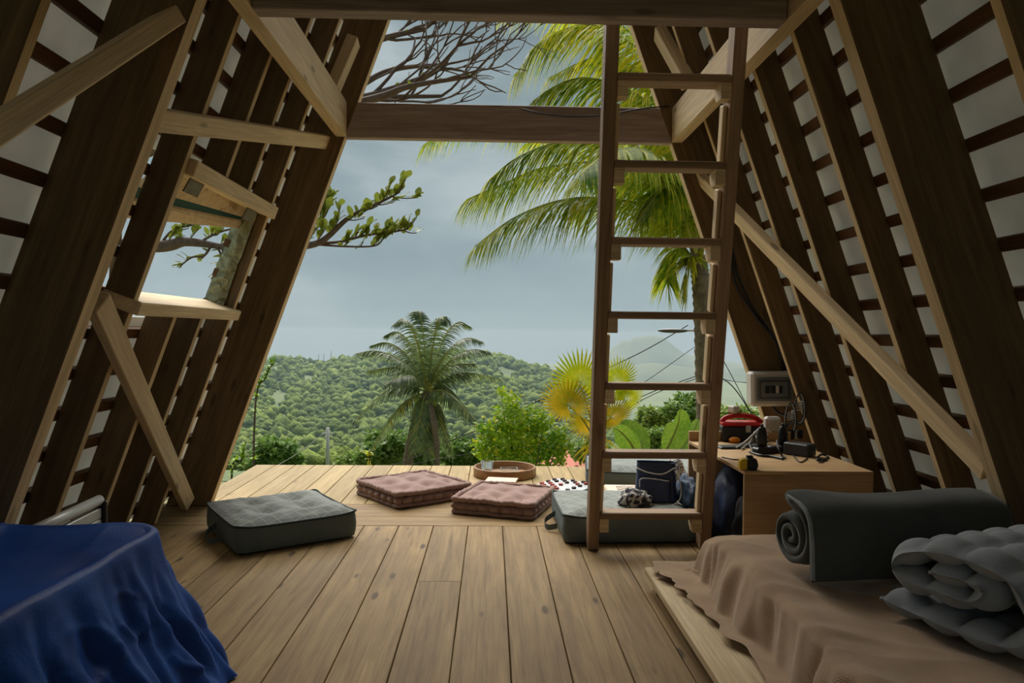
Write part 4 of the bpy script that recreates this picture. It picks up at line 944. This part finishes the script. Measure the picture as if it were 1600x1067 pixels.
PF = [([(1088, 405, 10), (1060, 335, 9.8), (955, 311, 9.5), (880, 312, 9.3), (805, 339, 9.2), (742, 384, 9.1)], 1.05, M_FROND, .1),
      ([(1086, 400, 10), (1050, 300, 10), (960, 255, 10), (850, 262, 10), (790, 285, 10), (730, 311, 10)], 1.05, M_FROND, .12),
      ([(1088, 395, 10.3), (1060, 260, 10.4), (960, 195, 10.6), (850, 172, 10.7), (740, 180, 10.8), (662, 226, 10.8)], .95, M_FROND, .3),
      ([(1088, 390, 10), (1075, 230, 9.8), (1020, 100, 9.7), (930, 40, 9.6), (850, 62, 9.6), (806, 115, 9.6)], 1.0, M_FRONDY, .4),
      ([(1088, 390, 10.2), (1080, 250, 10.2), (1040, 120, 10.2), (960, 30, 10.2), (880, -15, 10.2), (790, 15, 10.2)], 1.0, M_FROND, .4),
      ([(1088, 390, 10.5), (1085, 250, 10.6), (1070, 110, 10.8), (1030, 20, 11), (970, -60, 11)], 1.0, M_FROND, .2),
      ([(1090, 390, 10), (1105, 280, 10.2), (1150, 190, 10.4), (1230, 160, 10.6), (1330, 220, 10.8)], 1.0, M_FROND, .2),
      ([(1090, 395, 10), (1120, 330, 10.6), (1190, 300, 11.2), (1260, 360, 11.8)], .9, M_FROND, .2),
      ([(1086, 410, 10.2), (1066, 385, 10.3), (1050, 395, 10.4), (1043, 430, 10.5), (1046, 470, 10.5)], .62, M_FROND, .2),
      ([(1088, 412, 9.9), (1080, 400, 9.8), (1072, 425, 9.8), (1070, 470, 9.8)], .5, M_FRONDY, .5),
      ([(1088, 395, 10), (1065, 300, 9.4), (1020, 240, 8.7), (960, 235, 8.0), (905, 275, 7.5)], .85, M_FROND, .2),
      ([(1088, 395, 10), (1080, 330, 10.4), (1030, 280, 10.8), (960, 290, 11.2), (900, 330, 11.4)], .9, M_FROND, .15),
      ([(1088, 395, 10), (1090, 290, 10.2), (1060, 180, 10.5), (1000, 110, 10.8), (930, 90, 11), (860, 120, 11)], 1.0, M_FRONDY, .5),
      ([(1088, 390, 9.8), (1070, 260, 9.6), (1010, 160, 9.5), (920, 122, 9.4), (850, 145, 9.4), (805, 195, 9.4)], 1.05, M_FROND, .35),
      ([(1090, 385, 10.6), (1082, 200, 10.8), (1040, 60, 11), (970, 5, 11.2), (890, 20, 11.4), (830, 80, 11.4)], 1.1, M_FRONDY, .5),
      ([(1088, 395, 9.6), (1050, 300, 9.2), (970, 235, 8.9), (880, 222, 8.7), (810, 245, 8.6), (765, 280, 8.6)], 1.0, M_FROND, .3),
      ([(1088, 395, 10.8), (1060, 290, 11.2), (990, 225, 11.6), (900, 205, 12), (820, 225, 12.2)], 1.1, M_FROND, .15),
      ([(1088, 395, 10), (1085, 330, 9.5), (1062, 290, 9.2), (1030, 300, 8.9), (1000, 345, 8.8)], .75, M_FROND, .15)]
for i, (pp, ln_, mt_, f2) in enumerate(PF):
    frond(palm, [PY(a, b, c) for a, b, c in pp], ln_, 130 if ln_ > .7 else 60, .050, mt_, 1.5, .022, i + 3, M_FRONDY if mt_ is M_FROND else M_FROND, f2)
for i, (x, y) in enumerate(((1080, 345), (1096, 350), (1100, 385), (1076, 380))):
    MB().tube(spline([PY(1090, 425, YP), PY((x + 1090) / 2, (y + 400) / 2, YP - .1), PY(x, y, YP)], 8), [.05, .055, .055, .05, .045, .04, .03, .025, .015], 6).build('leaf_sheath', (M_FRONDY, M_BARK)[i % 2], palm)
# palm in the middle distance
YM = 34.0
p2 = thing('coconut_palm', 'smaller coconut palm standing alone against the green hill', 'palm tree')
cc = PY(668, 612, YM)
ringed(spline([PY(633, 775, YM), PY(638, 715, YM), PY(650, 660, YM), cc], 50), .26, .20).build('trunk', M_BARK, p2)
tips = [(567, 548, 40), (608, 518, 30), (622, 498, 22), (650, 486, 14), (696, 494, 18), (728, 503, 26), (756, 546, 36), (783, 592, 30), (752, 666, 24), (704, 713, 16), (646, 706, 16), (582, 700, 30), (549, 662, 46), (575, 580, 34), (601, 598, 26), (742, 568, 30), (745, 528, 20), (588, 535, 26), (670, 715, 12), (730, 640, 30)]
for i, (x, y, bl) in enumerate(tips):
    dep = (-1, 1)[i % 2] * (1.2 + (i % 3) * .7); t_ = PY(x, y, YM + dep)
    mid = cc.lerp(t_, .55) + V((0, 0, bl / FPX * YM * .62)); q1 = cc.lerp(mid, .55) + V((0, 0, .25))
    fp_ = [cc, q1, mid, t_]
    if y < 560: W_ = lambda a, b, d: PY(668 + (x - 668) * a, 612 + (y - 612) * b, YM + dep * d); fp_ = [cc, W_(.22, .48, .3), W_(.52, .86, .6), W_(.82, 1.0, .85), W_(1.12, .93, 1)]
    frond(p2, fp_, .80 if y < 560 else 1.05, 66, .10, M_FROND2, 1.3 if y < 600 else .9, .045, 40 + i, M_RACH, .0 if y < 620 else .10)
for i in range(12):
    a = i * 2.4; q = cc + V((.45 * math.cos(a), -.25 + .3 * math.sin(a), -.35 - .09 * (i % 4)))
    MB().grid(8, 6, lambda u, v: q + V((.15 * math.cos(2 * PI * u) * math.sin(PI * v), .15 * math.sin(2 * PI * u) * math.sin(PI * v), .19 * math.cos(PI * v))), cu=True).build('coconut', M_TREE2, p2)
MB().tube(spline([cc, PY(676, 650, YM - 1), PY(682, 690, YM - 1), PY(684, 730, YM - 1)], 12), [.08, .1, .12, .14, .15, .16, .16, .15, .15, .14, .12, .1, .1], 6).build('dead_frond', M_BARK, p2)
# ridge palms
for i, (x, h) in enumerate(((486, 6), (500, 8), (508, 7), (519, 9))):
    y0 = 424; s_ = (x - 768) / FPX; zb = terrain(s_, y0) + 2.0; hh = h * .55
    rp = thing('ridge_palm', 'tiny palm silhouette on the hill crest, %s of four' % ('leftmost', 'second from left', 'third from left', 'rightmost')[i], 'palm tree', (s_ * y0, y0, zb))
    MB().tube([(0, 0, -2), (0.1, 0, hh)], [.22, .16], 6).build('trunk', M_BARK, rp); m = MB()
    for k in range(9): a = k * .7; blade(m, V((0.1, 0, hh)), V((math.cos(a), math.sin(a), .35)), 2.3, .7, 1.0, V((0, 0, 1)), 4)
    m.build('crown', M_FROND2, rp, fix=False)
# leafy masses
def leafcloud(blobs, n, size, seed, inner=.55):
    rf = random.Random(seed); m = MB(); tot = sum(b[1] ** 2 for b in blobs)
    for c, r, fl in blobs:
        for _ in range(max(1, int(n * r * r / tot))):
            d = V((rf.gauss(0, 1), rf.gauss(0, 1), rf.gauss(0, 1))).normalized(); q = V(c) + V((d.x * r, d.y * r, d.z * r * fl)) * (inner + (1.08 - inner) * rf.random() ** .5)
            a = V((rf.gauss(0, 1), rf.gauss(0, 1), rf.gauss(0, .5))).normalized(); b = (a.cross(d + V((rf.gauss(0, .4), rf.gauss(0, .4), rf.gauss(0, .4) + .3)))).normalized(); L_ = size * rf.uniform(.6, 1.25)
            n0 = len(m.v); m.v += [tuple(q), tuple(q + a * L_ * .5 + b * L_ * .26), tuple(q + a * L_), tuple(q + a * L_ * .5 - b * L_ * .26)]; m.f.append((n0, n0 + 1, n0 + 2, n0 + 3))
    return m
def tree(name, label, px, py, y, rpx, n, size, mat, seed, fl=.75, cat='tree', nb=9, group=None):
    c = PY(px, py, y); R_ = rpx / FPX * y; rf = random.Random(seed); gz = terrain(c.x / y, y) if y > 46 else near(c.x, y)
    t = thing(name, label, cat, (c.x, y, gz), 0, group); o = V((c.x, y, gz)); cl_ = c - o; blobs = [(cl_, R_ * .62, fl)]
    for k in range(nb): a = 2 * PI * k / nb + rf.random(); e = rf.uniform(-.35, .6); blobs.append((cl_ + V((math.cos(a) * R_ * .62, math.sin(a) * R_ * .62, e * R_ * fl)), R_ * rf.uniform(.30, .48), fl))
    tk = MB().tube(spline([(0, 0, -.3), (R_ * .05, 0, cl_.z * .5), tuple(cl_)], 8), [R_ * .10, R_ * .09, R_ * .08, R_ * .07, R_ * .065, R_ * .06, R_ * .05, R_ * .04, R_ * .02], 7)
    for b in blobs[1:5]: tk.tube([(R_ * .05, 0, cl_.z * .5), tuple(V(b[0]))], [R_ * .05, R_ * .015], 5)
    tk.build('trunk', M_BRAN, t); tag(leafcloud(blobs, int(n * 2.2), size * .62, seed).build('foliage', mat, t, fix=False), kind='stuff'); return t
tree('broadleaf_tree', 'dark green tree behind the small palm, left side', 600, 705, 46, 42, 2600, .75, M_TREE, 1)
tree('broadleaf_tree', 'dark green tree low behind the small palm trunk', 660, 712, 52, 38, 2200, .8, M_TREE, 2)
tree('broadleaf_tree', 'rounded green tree between the small palm and the bush', 725, 712, 50, 36, 2200, .8, M_TREE, 3)
tree('broadleaf_tree', 'low green tree left of the utility pole', 430, 712, 60, 38, 2200, .9, M_TREE, 4)
tree('broadleaf_tree', 'hazy green tree just right of the utility pole', 548, 722, 75, 24, 1500, .9, M_TREE2, 14)
tree('broadleaf_tree', 'wispy tree with an open crown behind the fan palm', 1022, 655, 24, 24, 1300, .34, M_TREE2, 5)
tree('broadleaf_tree', 'green tree right behind the palm trunk, tallest of its row', 1078, 640, 22, 36, 3200, .32, M_TREE, 6)
tree('broadleaf_tree', 'bright leafy tree right of the ladder above the desk', 1150, 660, 21, 42, 3600, .30, M_TREE2, 7)
tree('broadleaf_tree', 'low tree under the banana leaves', 1025, 690, 20, 32, 2400, .30, M_TREE2, 8)
tree('broadleaf_tree', 'green tree showing between the fan palm and the ladder rail', 925, 705, 26, 30, 2200, .34, M_TREE2, 9)
tree('broadleaf_tree', 'far right tree hidden mostly by the desk', 1205, 690, 20, 34, 2200, .3, M_TREE, 10)
# bright bush at the deck edge
YB = 8.2; bc = PY(815, 690, YB)
bu = thing('bush', 'bright green leafy bush just beyond the deck edge', 'bush', (bc.x, YB, near(bc.x, YB)))
ob = V(bu.location); blobs = []; stems = MB(); rf = random.Random(21)
for x, y, r in ((780, 690, 28), (815, 680, 30), (850, 690, 28), (795, 655, 25), (830, 655, 22), (775, 715, 24), (860, 712, 26), (815, 715, 30), (795, 632, 15), (783, 612, 7), (762, 672, 16), (875, 680, 14), (750, 700, 12), (850, 660, 14), (800, 620, 9), (885, 700, 10)):
    c = PY(x, y, YB + rf.uniform(-.25, .25)) - ob; blobs.append((c, r / FPX * YB, 1.0))
    stems.tube(spline([V((rf.uniform(-.05, .05), rf.uniform(-.05, .05), 0)), V((c.x * .35, c.y * .4, c.z * .5)), c], 8), [.016, .015, .014, .012, .011, .009, .008, .006, .003], 5)
stems.build('stems', M_BRAN, bu)
tag(leafcloud(blobs, 4200, .062, 31, .25).build('foliage', M_BUSH, bu, fix=False), kind='stuff'); tag(leafcloud([(b[0] + V((0, 0, .02)), b[1] * 1.05, b[2]) for b in blobs], 800, .055, 32, .8).build('young_leaves', M_BUSHY, bu, fix=False), kind='stuff')
# small leafy sprigs
def sprig(name, label, pts, n, size, mat, seed, cat='shrub'):
    b = pts[0]; t = thing(name, label, cat, (b.x, b.y, near(b.x, b.y))); o = V(t.location); rf = random.Random(seed)
    q = [V((0, 0, 0))] + [p - o for p in pts]; sp_ = spline(q, 20); MB().tube(sp_, [.012 * (1 - .7 * i / 20) for i in range(21)], 5).build('stem', M_BRAN, t); m = MB()
    for k in range(n): i = 5 + k * 15 // n; d = V((rf.gauss(0, 1), rf.gauss(0, 1), rf.uniform(-.2, .9))); blade(m, sp_[i], d, size * rf.uniform(.6, 1.2), size * .42, .5, V((0, 0, 1)))
    tag(m.build('leaves', mat, t, fix=False), kind='stuff')
sprig('leafy_shoot', 'small bright green shoot standing over the deck edge', [PY(577, 728, 7), PY(576, 712, 7)], 16, .11, M_BUSHY, 3)
sprig('climbing_shrub', 'leafy shrub half hidden by the left front rafter', [PY(398, 650, 6.4), PY(415, 590, 6.4), PY(430, 562, 6.4)], 120, .085, M_BUSH, 4)
sprig('climbing_shrub', 'low leafy shrub at the foot of the left front rafter', [PY(362, 745, 6.2), PY(376, 722, 6.2), PY(384, 690, 6.2)], 80, .085, M_BUSH, 5)
# fan palm
YF = 9.0
fp = thing('fan_palm', 'yellow-green fan palm rising behind the bush', 'palm tree', (PY(930, 700, YF).x, YF, near(PY(930, 700, YF).x, YF))); of = V(fp.location); hub = PY(932, 690, YF) - of
def fan(px, py, rpx, rot, tilt, mat, dy=0.0, n=34, a0=-2.5, a1=2.5):
    c = PY(px, py, YF + dy) - of; R_ = rpx / FPX * YF; m = MB(); rf = random.Random(px)
    rm_ = Matrix.Rotation(tilt[0], 3, 'X') @ Matrix.Rotation(tilt[1], 3, 'Z')
    def pt(a, r, up): v = V((math.sin(a + rot) * r, up, math.cos(a + rot) * r)); v.y += .12 * (r / R_) ** 2 * R_; return c + rm_ @ v
    for i in range(n):
        a = a0 + (a1 - a0) * i / n; da = (a1 - a0) / n; L_ = R_ * (.86 + .14 * math.cos(a * .8)) * rf.uniform(.95, 1.04)
        n0 = len(m.v); am = a + da / 2
        m.v += [tuple(pt(a, .01, 0)), tuple(pt(a, L_ * .50, -.0)), tuple(pt(am, L_ * .52, .03 * R_ * 2)), tuple(pt(a + da, L_ * .50, 0)), tuple(pt(am, .012, .004)), tuple(pt(am, L_, .03))]
        m.v += [tuple(pt(am - da * .24, L_ * .78, .01)), tuple(pt(am + da * .24, L_ * .78, .01))]
        m.f += [(n0, n0 + 1, n0 + 2, n0 + 4), (n0 + 4, n0 + 2, n0 + 3), (n0 + 1, n0 + 6, n0 + 2), (n0 + 2, n0 + 7, n0 + 3), (n0 + 2, n0 + 6, n0 + 5), (n0 + 2, n0 + 5, n0 + 7)]
    fl = m.build('fan_leaf', mat, fp, fix=False, smooth=False)
    MB().tube(spline([hub, hub.lerp(c, .55) + V((0, .05, .06)), c], 10), [.014 - .0008 * i for i in range(11)], 6).build('petiole', M_RACH, fl)
fan(906, 600, 57, 0.0, (.15, .1), M_FAN); fan(887, 633, 50, -.5, (.5, -.2), M_FANO, -.15, a0=-2.9, a1=2.9); fan(962, 598, 46, .6, (.3, .3), M_FAN, .2); fan(955, 652, 40, 1.5, (.6, .2), M_FANO, -.1, a0=-2.7, a1=2.7); fan(918, 655, 42, 2.6, (.3, 0), M_FANO, .15); fan(978, 625, 36, .9, (.4, .2), M_FAN, .3)
ringed(spline([V((0, 0, -.2)), hub * .5, hub], 24), .10, .085, 10).build('trunk', M_BARK, fp)
sk = MB(); rf = random.Random(8)
for k in range(60): blade(sk, hub + V((rf.uniform(-.1, .1), rf.uniform(-.1, .1), rf.uniform(-.1, .1))), V((rf.gauss(0, 1), rf.gauss(0, 1), -.6)), .35, .02, 1.2, V((0, 1, 0)))
tag(sk.build('skirt', M_FANO, fp, fix=False), kind='stuff')
# banana leaves
YN = 7.4
bp = thing('banana_plant', 'banana plant with broad ribbed leaves behind the deck cushion', 'banana plant', (PY(1000, 720, YN).x, YN, near(PY(1000, 720, YN).x, YN))); on = V(bp.location)
def banana(pts, wd, mat, seed, roll=.0):
    sp_ = [p - on for p in spline(pts, 24)]; m = MB()
    def f(u, v):
        i = round(u * 24); p = sp_[i]; tg = (sp_[min(24, i + 1)] - sp_[max(0, i - 1)]).normalized(); sd = tg.cross(V((math.sin(roll), -math.cos(roll), .25))).normalized(); nn = sd.cross(tg)
        s = 2 * v - 1; w_ = wd * math.sin(PI * min(1, .06 + .94 * u)) ** .6 if u < 1 else 0
        return p + sd * s * w_ / 2 + nn * (abs(s) * w_ * .16 + .006 * math.sin(u * 60 + 3 * abs(s)) * abs(s))
    lf = m.grid(24, 10, f).build('leaf', mat, bp, fix=False); MB().tube(sp_, [.014 * (1 - .8 * i / 24) for i in range(25)], 6).build('midrib', M_RACH, lf)
banana([PY(1040, 705, 7.2), PY(1050, 685, 7.2), PY(1060, 660, 7.2), PY(1063, 638, 7.1)], .26, M_BANA, 1, .2)
banana([PY(995, 712, 7.4), PY(985, 692, 7.3), PY(970, 675, 7.2), PY(958, 668, 7.1)], .22, M_BANA, 2, -.5)
banana([PY(1005, 712, 7.5), PY(1000, 690, 7.6), PY(985, 672, 7.7), PY(970, 658, 7.8)], .24, M_BANA, 3, -.3)
banana([PY(1060, 705, 7.6), PY(1072, 690, 7.7), PY(1084, 672, 7.8), PY(1092, 655, 7.9)], .2, M_BANA, 4, .4)
MB().tube(spline([V((0, 0, 0)), PY(1010, 735, YN) - on, PY(1015, 715, YN) - on], 10), [.07 - .003 * i for i in range(11)], 9).build('stem', M_TREE2, bp)

# ================================================================== branching tree at the left
LEAFM = MB(); 
def lf(u, v): s = 2 * v - 1; w_ = .56 * math.sin(PI * (u ** 1.25)) ** .8; return (u, s * w_ / 2, .06 * math.sin(PI * u) + .05 * abs(s))
LEAFM.grid(7, 2, lf); _o = LEAFM.build('leaf', M_LEAF, None, fix=False); LEAF_ME = _o.data; bpy.data.objects.remove(_o)
def put_leaf(parent, p, d, size, roll):
    d = d.normalized(); up = V((0, 0, 1)) - d * d.z; up = up.normalized() if up.length > .01 else V((1, 0, 0))
    o = link('leaf', LEAF_ME, None, parent); o.matrix_local = Matrix.Translation(p) @ (frame_mat(d, up) @ Matrix.Rotation(roll, 3, 'X')).to_4x4() @ Matrix.Scale(size, 4)
rb = random.Random(3)
YT = 6.0
tz = thing('frangipani_tree', 'gnarled tree left of the hut with bare and leafy branches', 'tree', (-3.9, YT, near(-3.9, YT))); ot = V(tz.location)
root = V((-3.9, YT, 1.72))
def limb(pts, r0, r1, name='branch', k=7): sp_ = [p - ot for p in spline(pts, 10 * (len(pts) - 1))]; n = len(sp_); MB().tube(sp_, [r0 + (r1 - r0) * i / (n - 1) for i in range(n)], k).build(name, M_BRAN, tz); return sp_
limb([V((-3.9, YT, near(-3.9, YT))), V((-3.95, YT, 0.5)), root], .17, .13, 'trunk', 10)
def twigs(mb, p, d, ln_, r, depth, rr, spread=.55, flat=.6):
    if depth == 0 or r < .0018: return [(p, d)]
    pts = [p]; q = p; dd = d.copy(); ends = []
    for i in range(4):
        dd = (dd + V((rr.uniform(-.28, .28), rr.uniform(-.28, .28) * flat, rr.uniform(-.22, .34)))).normalized(); q = q + dd * ln_ / 4; pts.append(q)
    mb.tube(pts, [r * (1 - .08 * i) for i in range(5)], 5)
    for k in range(rr.choice((2, 2, 3))):
        nd = (dd + V((rr.uniform(-1, 1), rr.uniform(-1, 1) * flat, rr.uniform(-.8, .9))) * spread).normalized(); ends += twigs(mb, q, nd, ln_ * rr.uniform(.62, .85), r * .66, depth - 1, rr, spread, flat)
    if depth > 1 and rr.random() < .7: nd = (dd + V((rr.uniform(-1, 1), rr.uniform(-1, 1) * flat, rr.uniform(-.9, .9)))).normalized(); ends += twigs(mb, pts[2], nd, ln_ * .6, r * .5, depth - 2, rr, spread, flat)
    return ends
# bare crown seen above the tie beam
for i, (a, b, c, r) in enumerate((((500, 165, 5.9), (580, 150, 5.8), (660, 122, 5.7), .026), ((500, 190, 6.1), (590, 155, 6.2), (690, 150, 6.3), .020), ((520, 90, 6.0), (600, 60, 6.0), (665, 45, 6.0), .022), ((520, 150, 6.3), (610, 110, 6.4), (700, 100, 6.5), .018), ((560, 160, 5.6), (640, 135, 5.5), (735, 120, 5.4), .016))):
    A, B, C_ = PY(*a), PY(*b), PY(*c); limb([root, root.lerp(A, .5) + V((-.1, 0, .25)), A, B, C_], .07 if i == 0 else .05, r * .8)
    m = MB(); d = (C_ - B).normalized(); 
    for st in (A.lerp(B, .6), B, B.lerp(C_, .5), C_): twigs(m, st - ot, (d + V((rb.uniform(-.3, .3), rb.uniform(-.4, .4), rb.uniform(-.5, .6)))).normalized(), .40, r * .62, 4 if st is C_ else 3, rb)
    tag(m.build('twigs', M_BRAN, tz), kind='stuff')
    for q in (B, C_, B.lerp(C_, .5)): put_leaf(tz, q - ot, V((rb.uniform(-1, 1), rb.uniform(-1, 1), .6)), .05, 0)
# leafy branch left of the opening
def leafy(pts, r0, ntw, size, nl, tl_=.22, name='branch'):
    sp_ = limb(pts, r0, .006, name); m = MB(); tips_ = []
    n = len(sp_); 
    for k in range(ntw):
        i = int(n * (.30 + .68 * k / max(1, ntw - 1))); i = min(i, n - 2); d = (sp_[i + 1] - sp_[i]).normalized(); nd = (d * .9 + V((rb.uniform(-.3, .3), rb.uniform(-.7, .7), rb.choice((-.35, .6, .9)) + rb.uniform(-.2, .2)))).normalized()
        q = sp_[i] + nd * tl_ * rb.uniform(.5, 1.0); m.tube(spline([sp_[i], sp_[i].lerp(q, .5) + V((0, 0, -.01)), q], 5), [.006, .0055, .005, .0045, .004, .004], 5); tips_.append((q, nd))
    m.build('twigs', M_BRAN, tz); tips_.append((sp_[-1], (sp_[-1] - sp_[-3]).normalized()))
    for q, nd in tips_:
        for k in range(nl): put_leaf(tz, q - nd * .03 * k, nd * .7 + V((rb.uniform(-.8, .8), rb.uniform(-.8, .8), rb.uniform(-.1, 1.1))), size * rb.uniform(.7, 1.2), rb.uniform(-.6, .6))
leafy([PY(350, 386, 6.1), PY(400, 393, 6), PY(450, 387, 5.9), PY(500, 378, 5.8), PY(545, 340, 5.8), PY(590, 318, 5.8), PY(625, 300, 5.8)], .045, 13, .098, 6)
leafy([PY(490, 380, 5.9), PY(530, 378, 5.85), PY(570, 368, 5.8), PY(610, 363, 5.8), PY(638, 358, 5.8)], .014, 10, .088, 6, .13)
leafy([PY(470, 382, 5.9), PY(500, 350, 5.9), PY(508, 330, 5.9), PY(512, 318, 5.9)], .012, 5, .095, 5, .12)
leafy([PY(480, 381, 5.9), PY(540, 385, 5.85), PY(585, 384, 5.8), PY(600, 372, 5.8)], .010, 5, .075, 4, .10)
# heavy limb crossing the window opening
leafy([root, PY(235, 385, 6.3), PY(290, 378, 6.2), PY(350, 386, 6.1), PY(420, 395, 6.0)], .075, 8, .085, 4, .20)
leafy([PY(330, 384, 6.1), PY(318, 400, 6.1), PY(300, 402, 6.1), PY(282, 415, 6.1)], .012, 2, .085, 4, .05)
leafy([PY(340, 386, 6.1), PY(345, 400, 6.1), PY(342, 420, 6.1), PY(340, 432, 6.1)], .010, 3, .085, 4, .06)
leafy([PY(250, 382, 6.3), PY(270, 360, 6.3), PY(300, 352, 6.3), PY(330, 350, 6.3)], .012, 8, .085, 4, .12)
leafy([PY(310, 380, 6.2), PY(335, 366, 6.2), PY(362, 358, 6.2), PY(390, 360, 6.2)], .012, 6, .085, 3, .12)

# ================================================================== poles, lamp, wires, roof
up_ = thing('utility_pole', 'slim grey utility pole in the valley left of the small palm', 'pole', (PY(512, 700, 60).x, 60, terrain(PY(512, 700, 60).x / 60, 60)))
zt_ = PY(512, 668, 60).z; MB().tube([(0, 0, -.3), (0, 0, zt_ - up_.location.z)], [.20, .13], 8).build('shaft', M_CONC, up_); box('crossarm', (.9, .12, .12), (0, 0, zt_ - up_.location.z - .5), M_CONC, up_)
a = PY(1025, 517, 14); b = PY(1112, 516, 14); gz = near(b.x, 14)
sl = thing('street_lamp', 'street lamp arm reaching out left of the palm trunk', 'street lamp', (b.x + .02, 14, gz)); osl = V(sl.location)
MB().tube([(0, 0, -.2), (0, 0, b.z - gz)], [.06, .05], 8).build('post', M_CONC, sl); MB().tube([b - osl, a.lerp(b, .4) - osl], .022, 6).build('arm', M_CONC, sl)
hd = MB().grid(16, 10, lambda u, v: (.30 * math.cos(2 * PI * u) * math.sin(PI * v), .09 * math.sin(2 * PI * u) * math.sin(PI * v), .045 * math.cos(PI * v)), cu=True).build('lamp_head', M_DGREY, sl); hd.location = a.lerp(b, .30) - osl
def wire_(lab, pts, r): o = MB().tube(spline(pts, 40), r, 5).build('power_line', M_BLACK, None); tag(o, lab, 'power line', 'overhead wires')
wire_('thick overhead wire rising from the ladder to the lamp', [PY(840, 628, 15), PY(948, 576, 14.5), PY(1010, 546, 14.2), PY(1075, 508, 14)], .010)
wire_('overhead wire crossing behind the sixth ladder tread', [PY(960, 625, 14), PY(1010, 595, 14), PY(1088, 540, 14)], .007)
wire_('lower overhead wire passing behind the banana leaves', [PY(960, 640, 13), PY(1020, 612, 13), PY(1092, 586, 13)], .009)
wire_('thin overhead wire just under the lower one', [PY(960, 648, 13.4), PY(1030, 612, 13.4), PY(1092, 590, 13.4)], .008)
wire_('overhead wire sagging in front of the small palm', [PY(560, 742, 22), PY(640, 718, 21), PY(700, 690, 20), PY(765, 664, 19), PY(845, 624, 17)], .014)
wire_('second wire lower in front of the small palm', [PY(560, 745, 24), PY(660, 722, 24), PY(760, 704, 24)], .012)
wire_('steep wire left of the fuse box', [PY(1120, 545, 12), PY(1150, 600, 12), PY(1195, 690, 12)], .007)
wire_('second steep wire left of the fuse box', [PY(1120, 585, 12.5), PY(1150, 610, 12.5), PY(1195, 680, 12.5)], .010)
wire_('level wire left of the fuse box', [PY(1120, 591, 13), PY(1150, 596, 13), PY(1197, 601, 4.28)], .007)
wire_('wire running down from the utility pole to the left', [PY(512, 672, 60), PY(470, 705, 55), PY(420, 735, 50)], .022)
wire_('wire running down from the utility pole to the right', [PY(512, 672, 60), PY(530, 690, 62), PY(548, 712, 64)], .022)
h = thing('far_roof', 'small red roof peeking over the deck by the fan palm', 'house', (PY(893, 716, 30).x, 30, PY(893, 716, 30).z - 2.2))
MB().box((0, 0, .8), (2.2, 3, 1.6)).build('wall', M_CONC, h, smooth=False); MB().prism([(-1.4, 1.6), (1.4, 1.6), (0, 2.25)], -1.8, 1.8).build('roof', M_ROOFT, h, smooth=False)
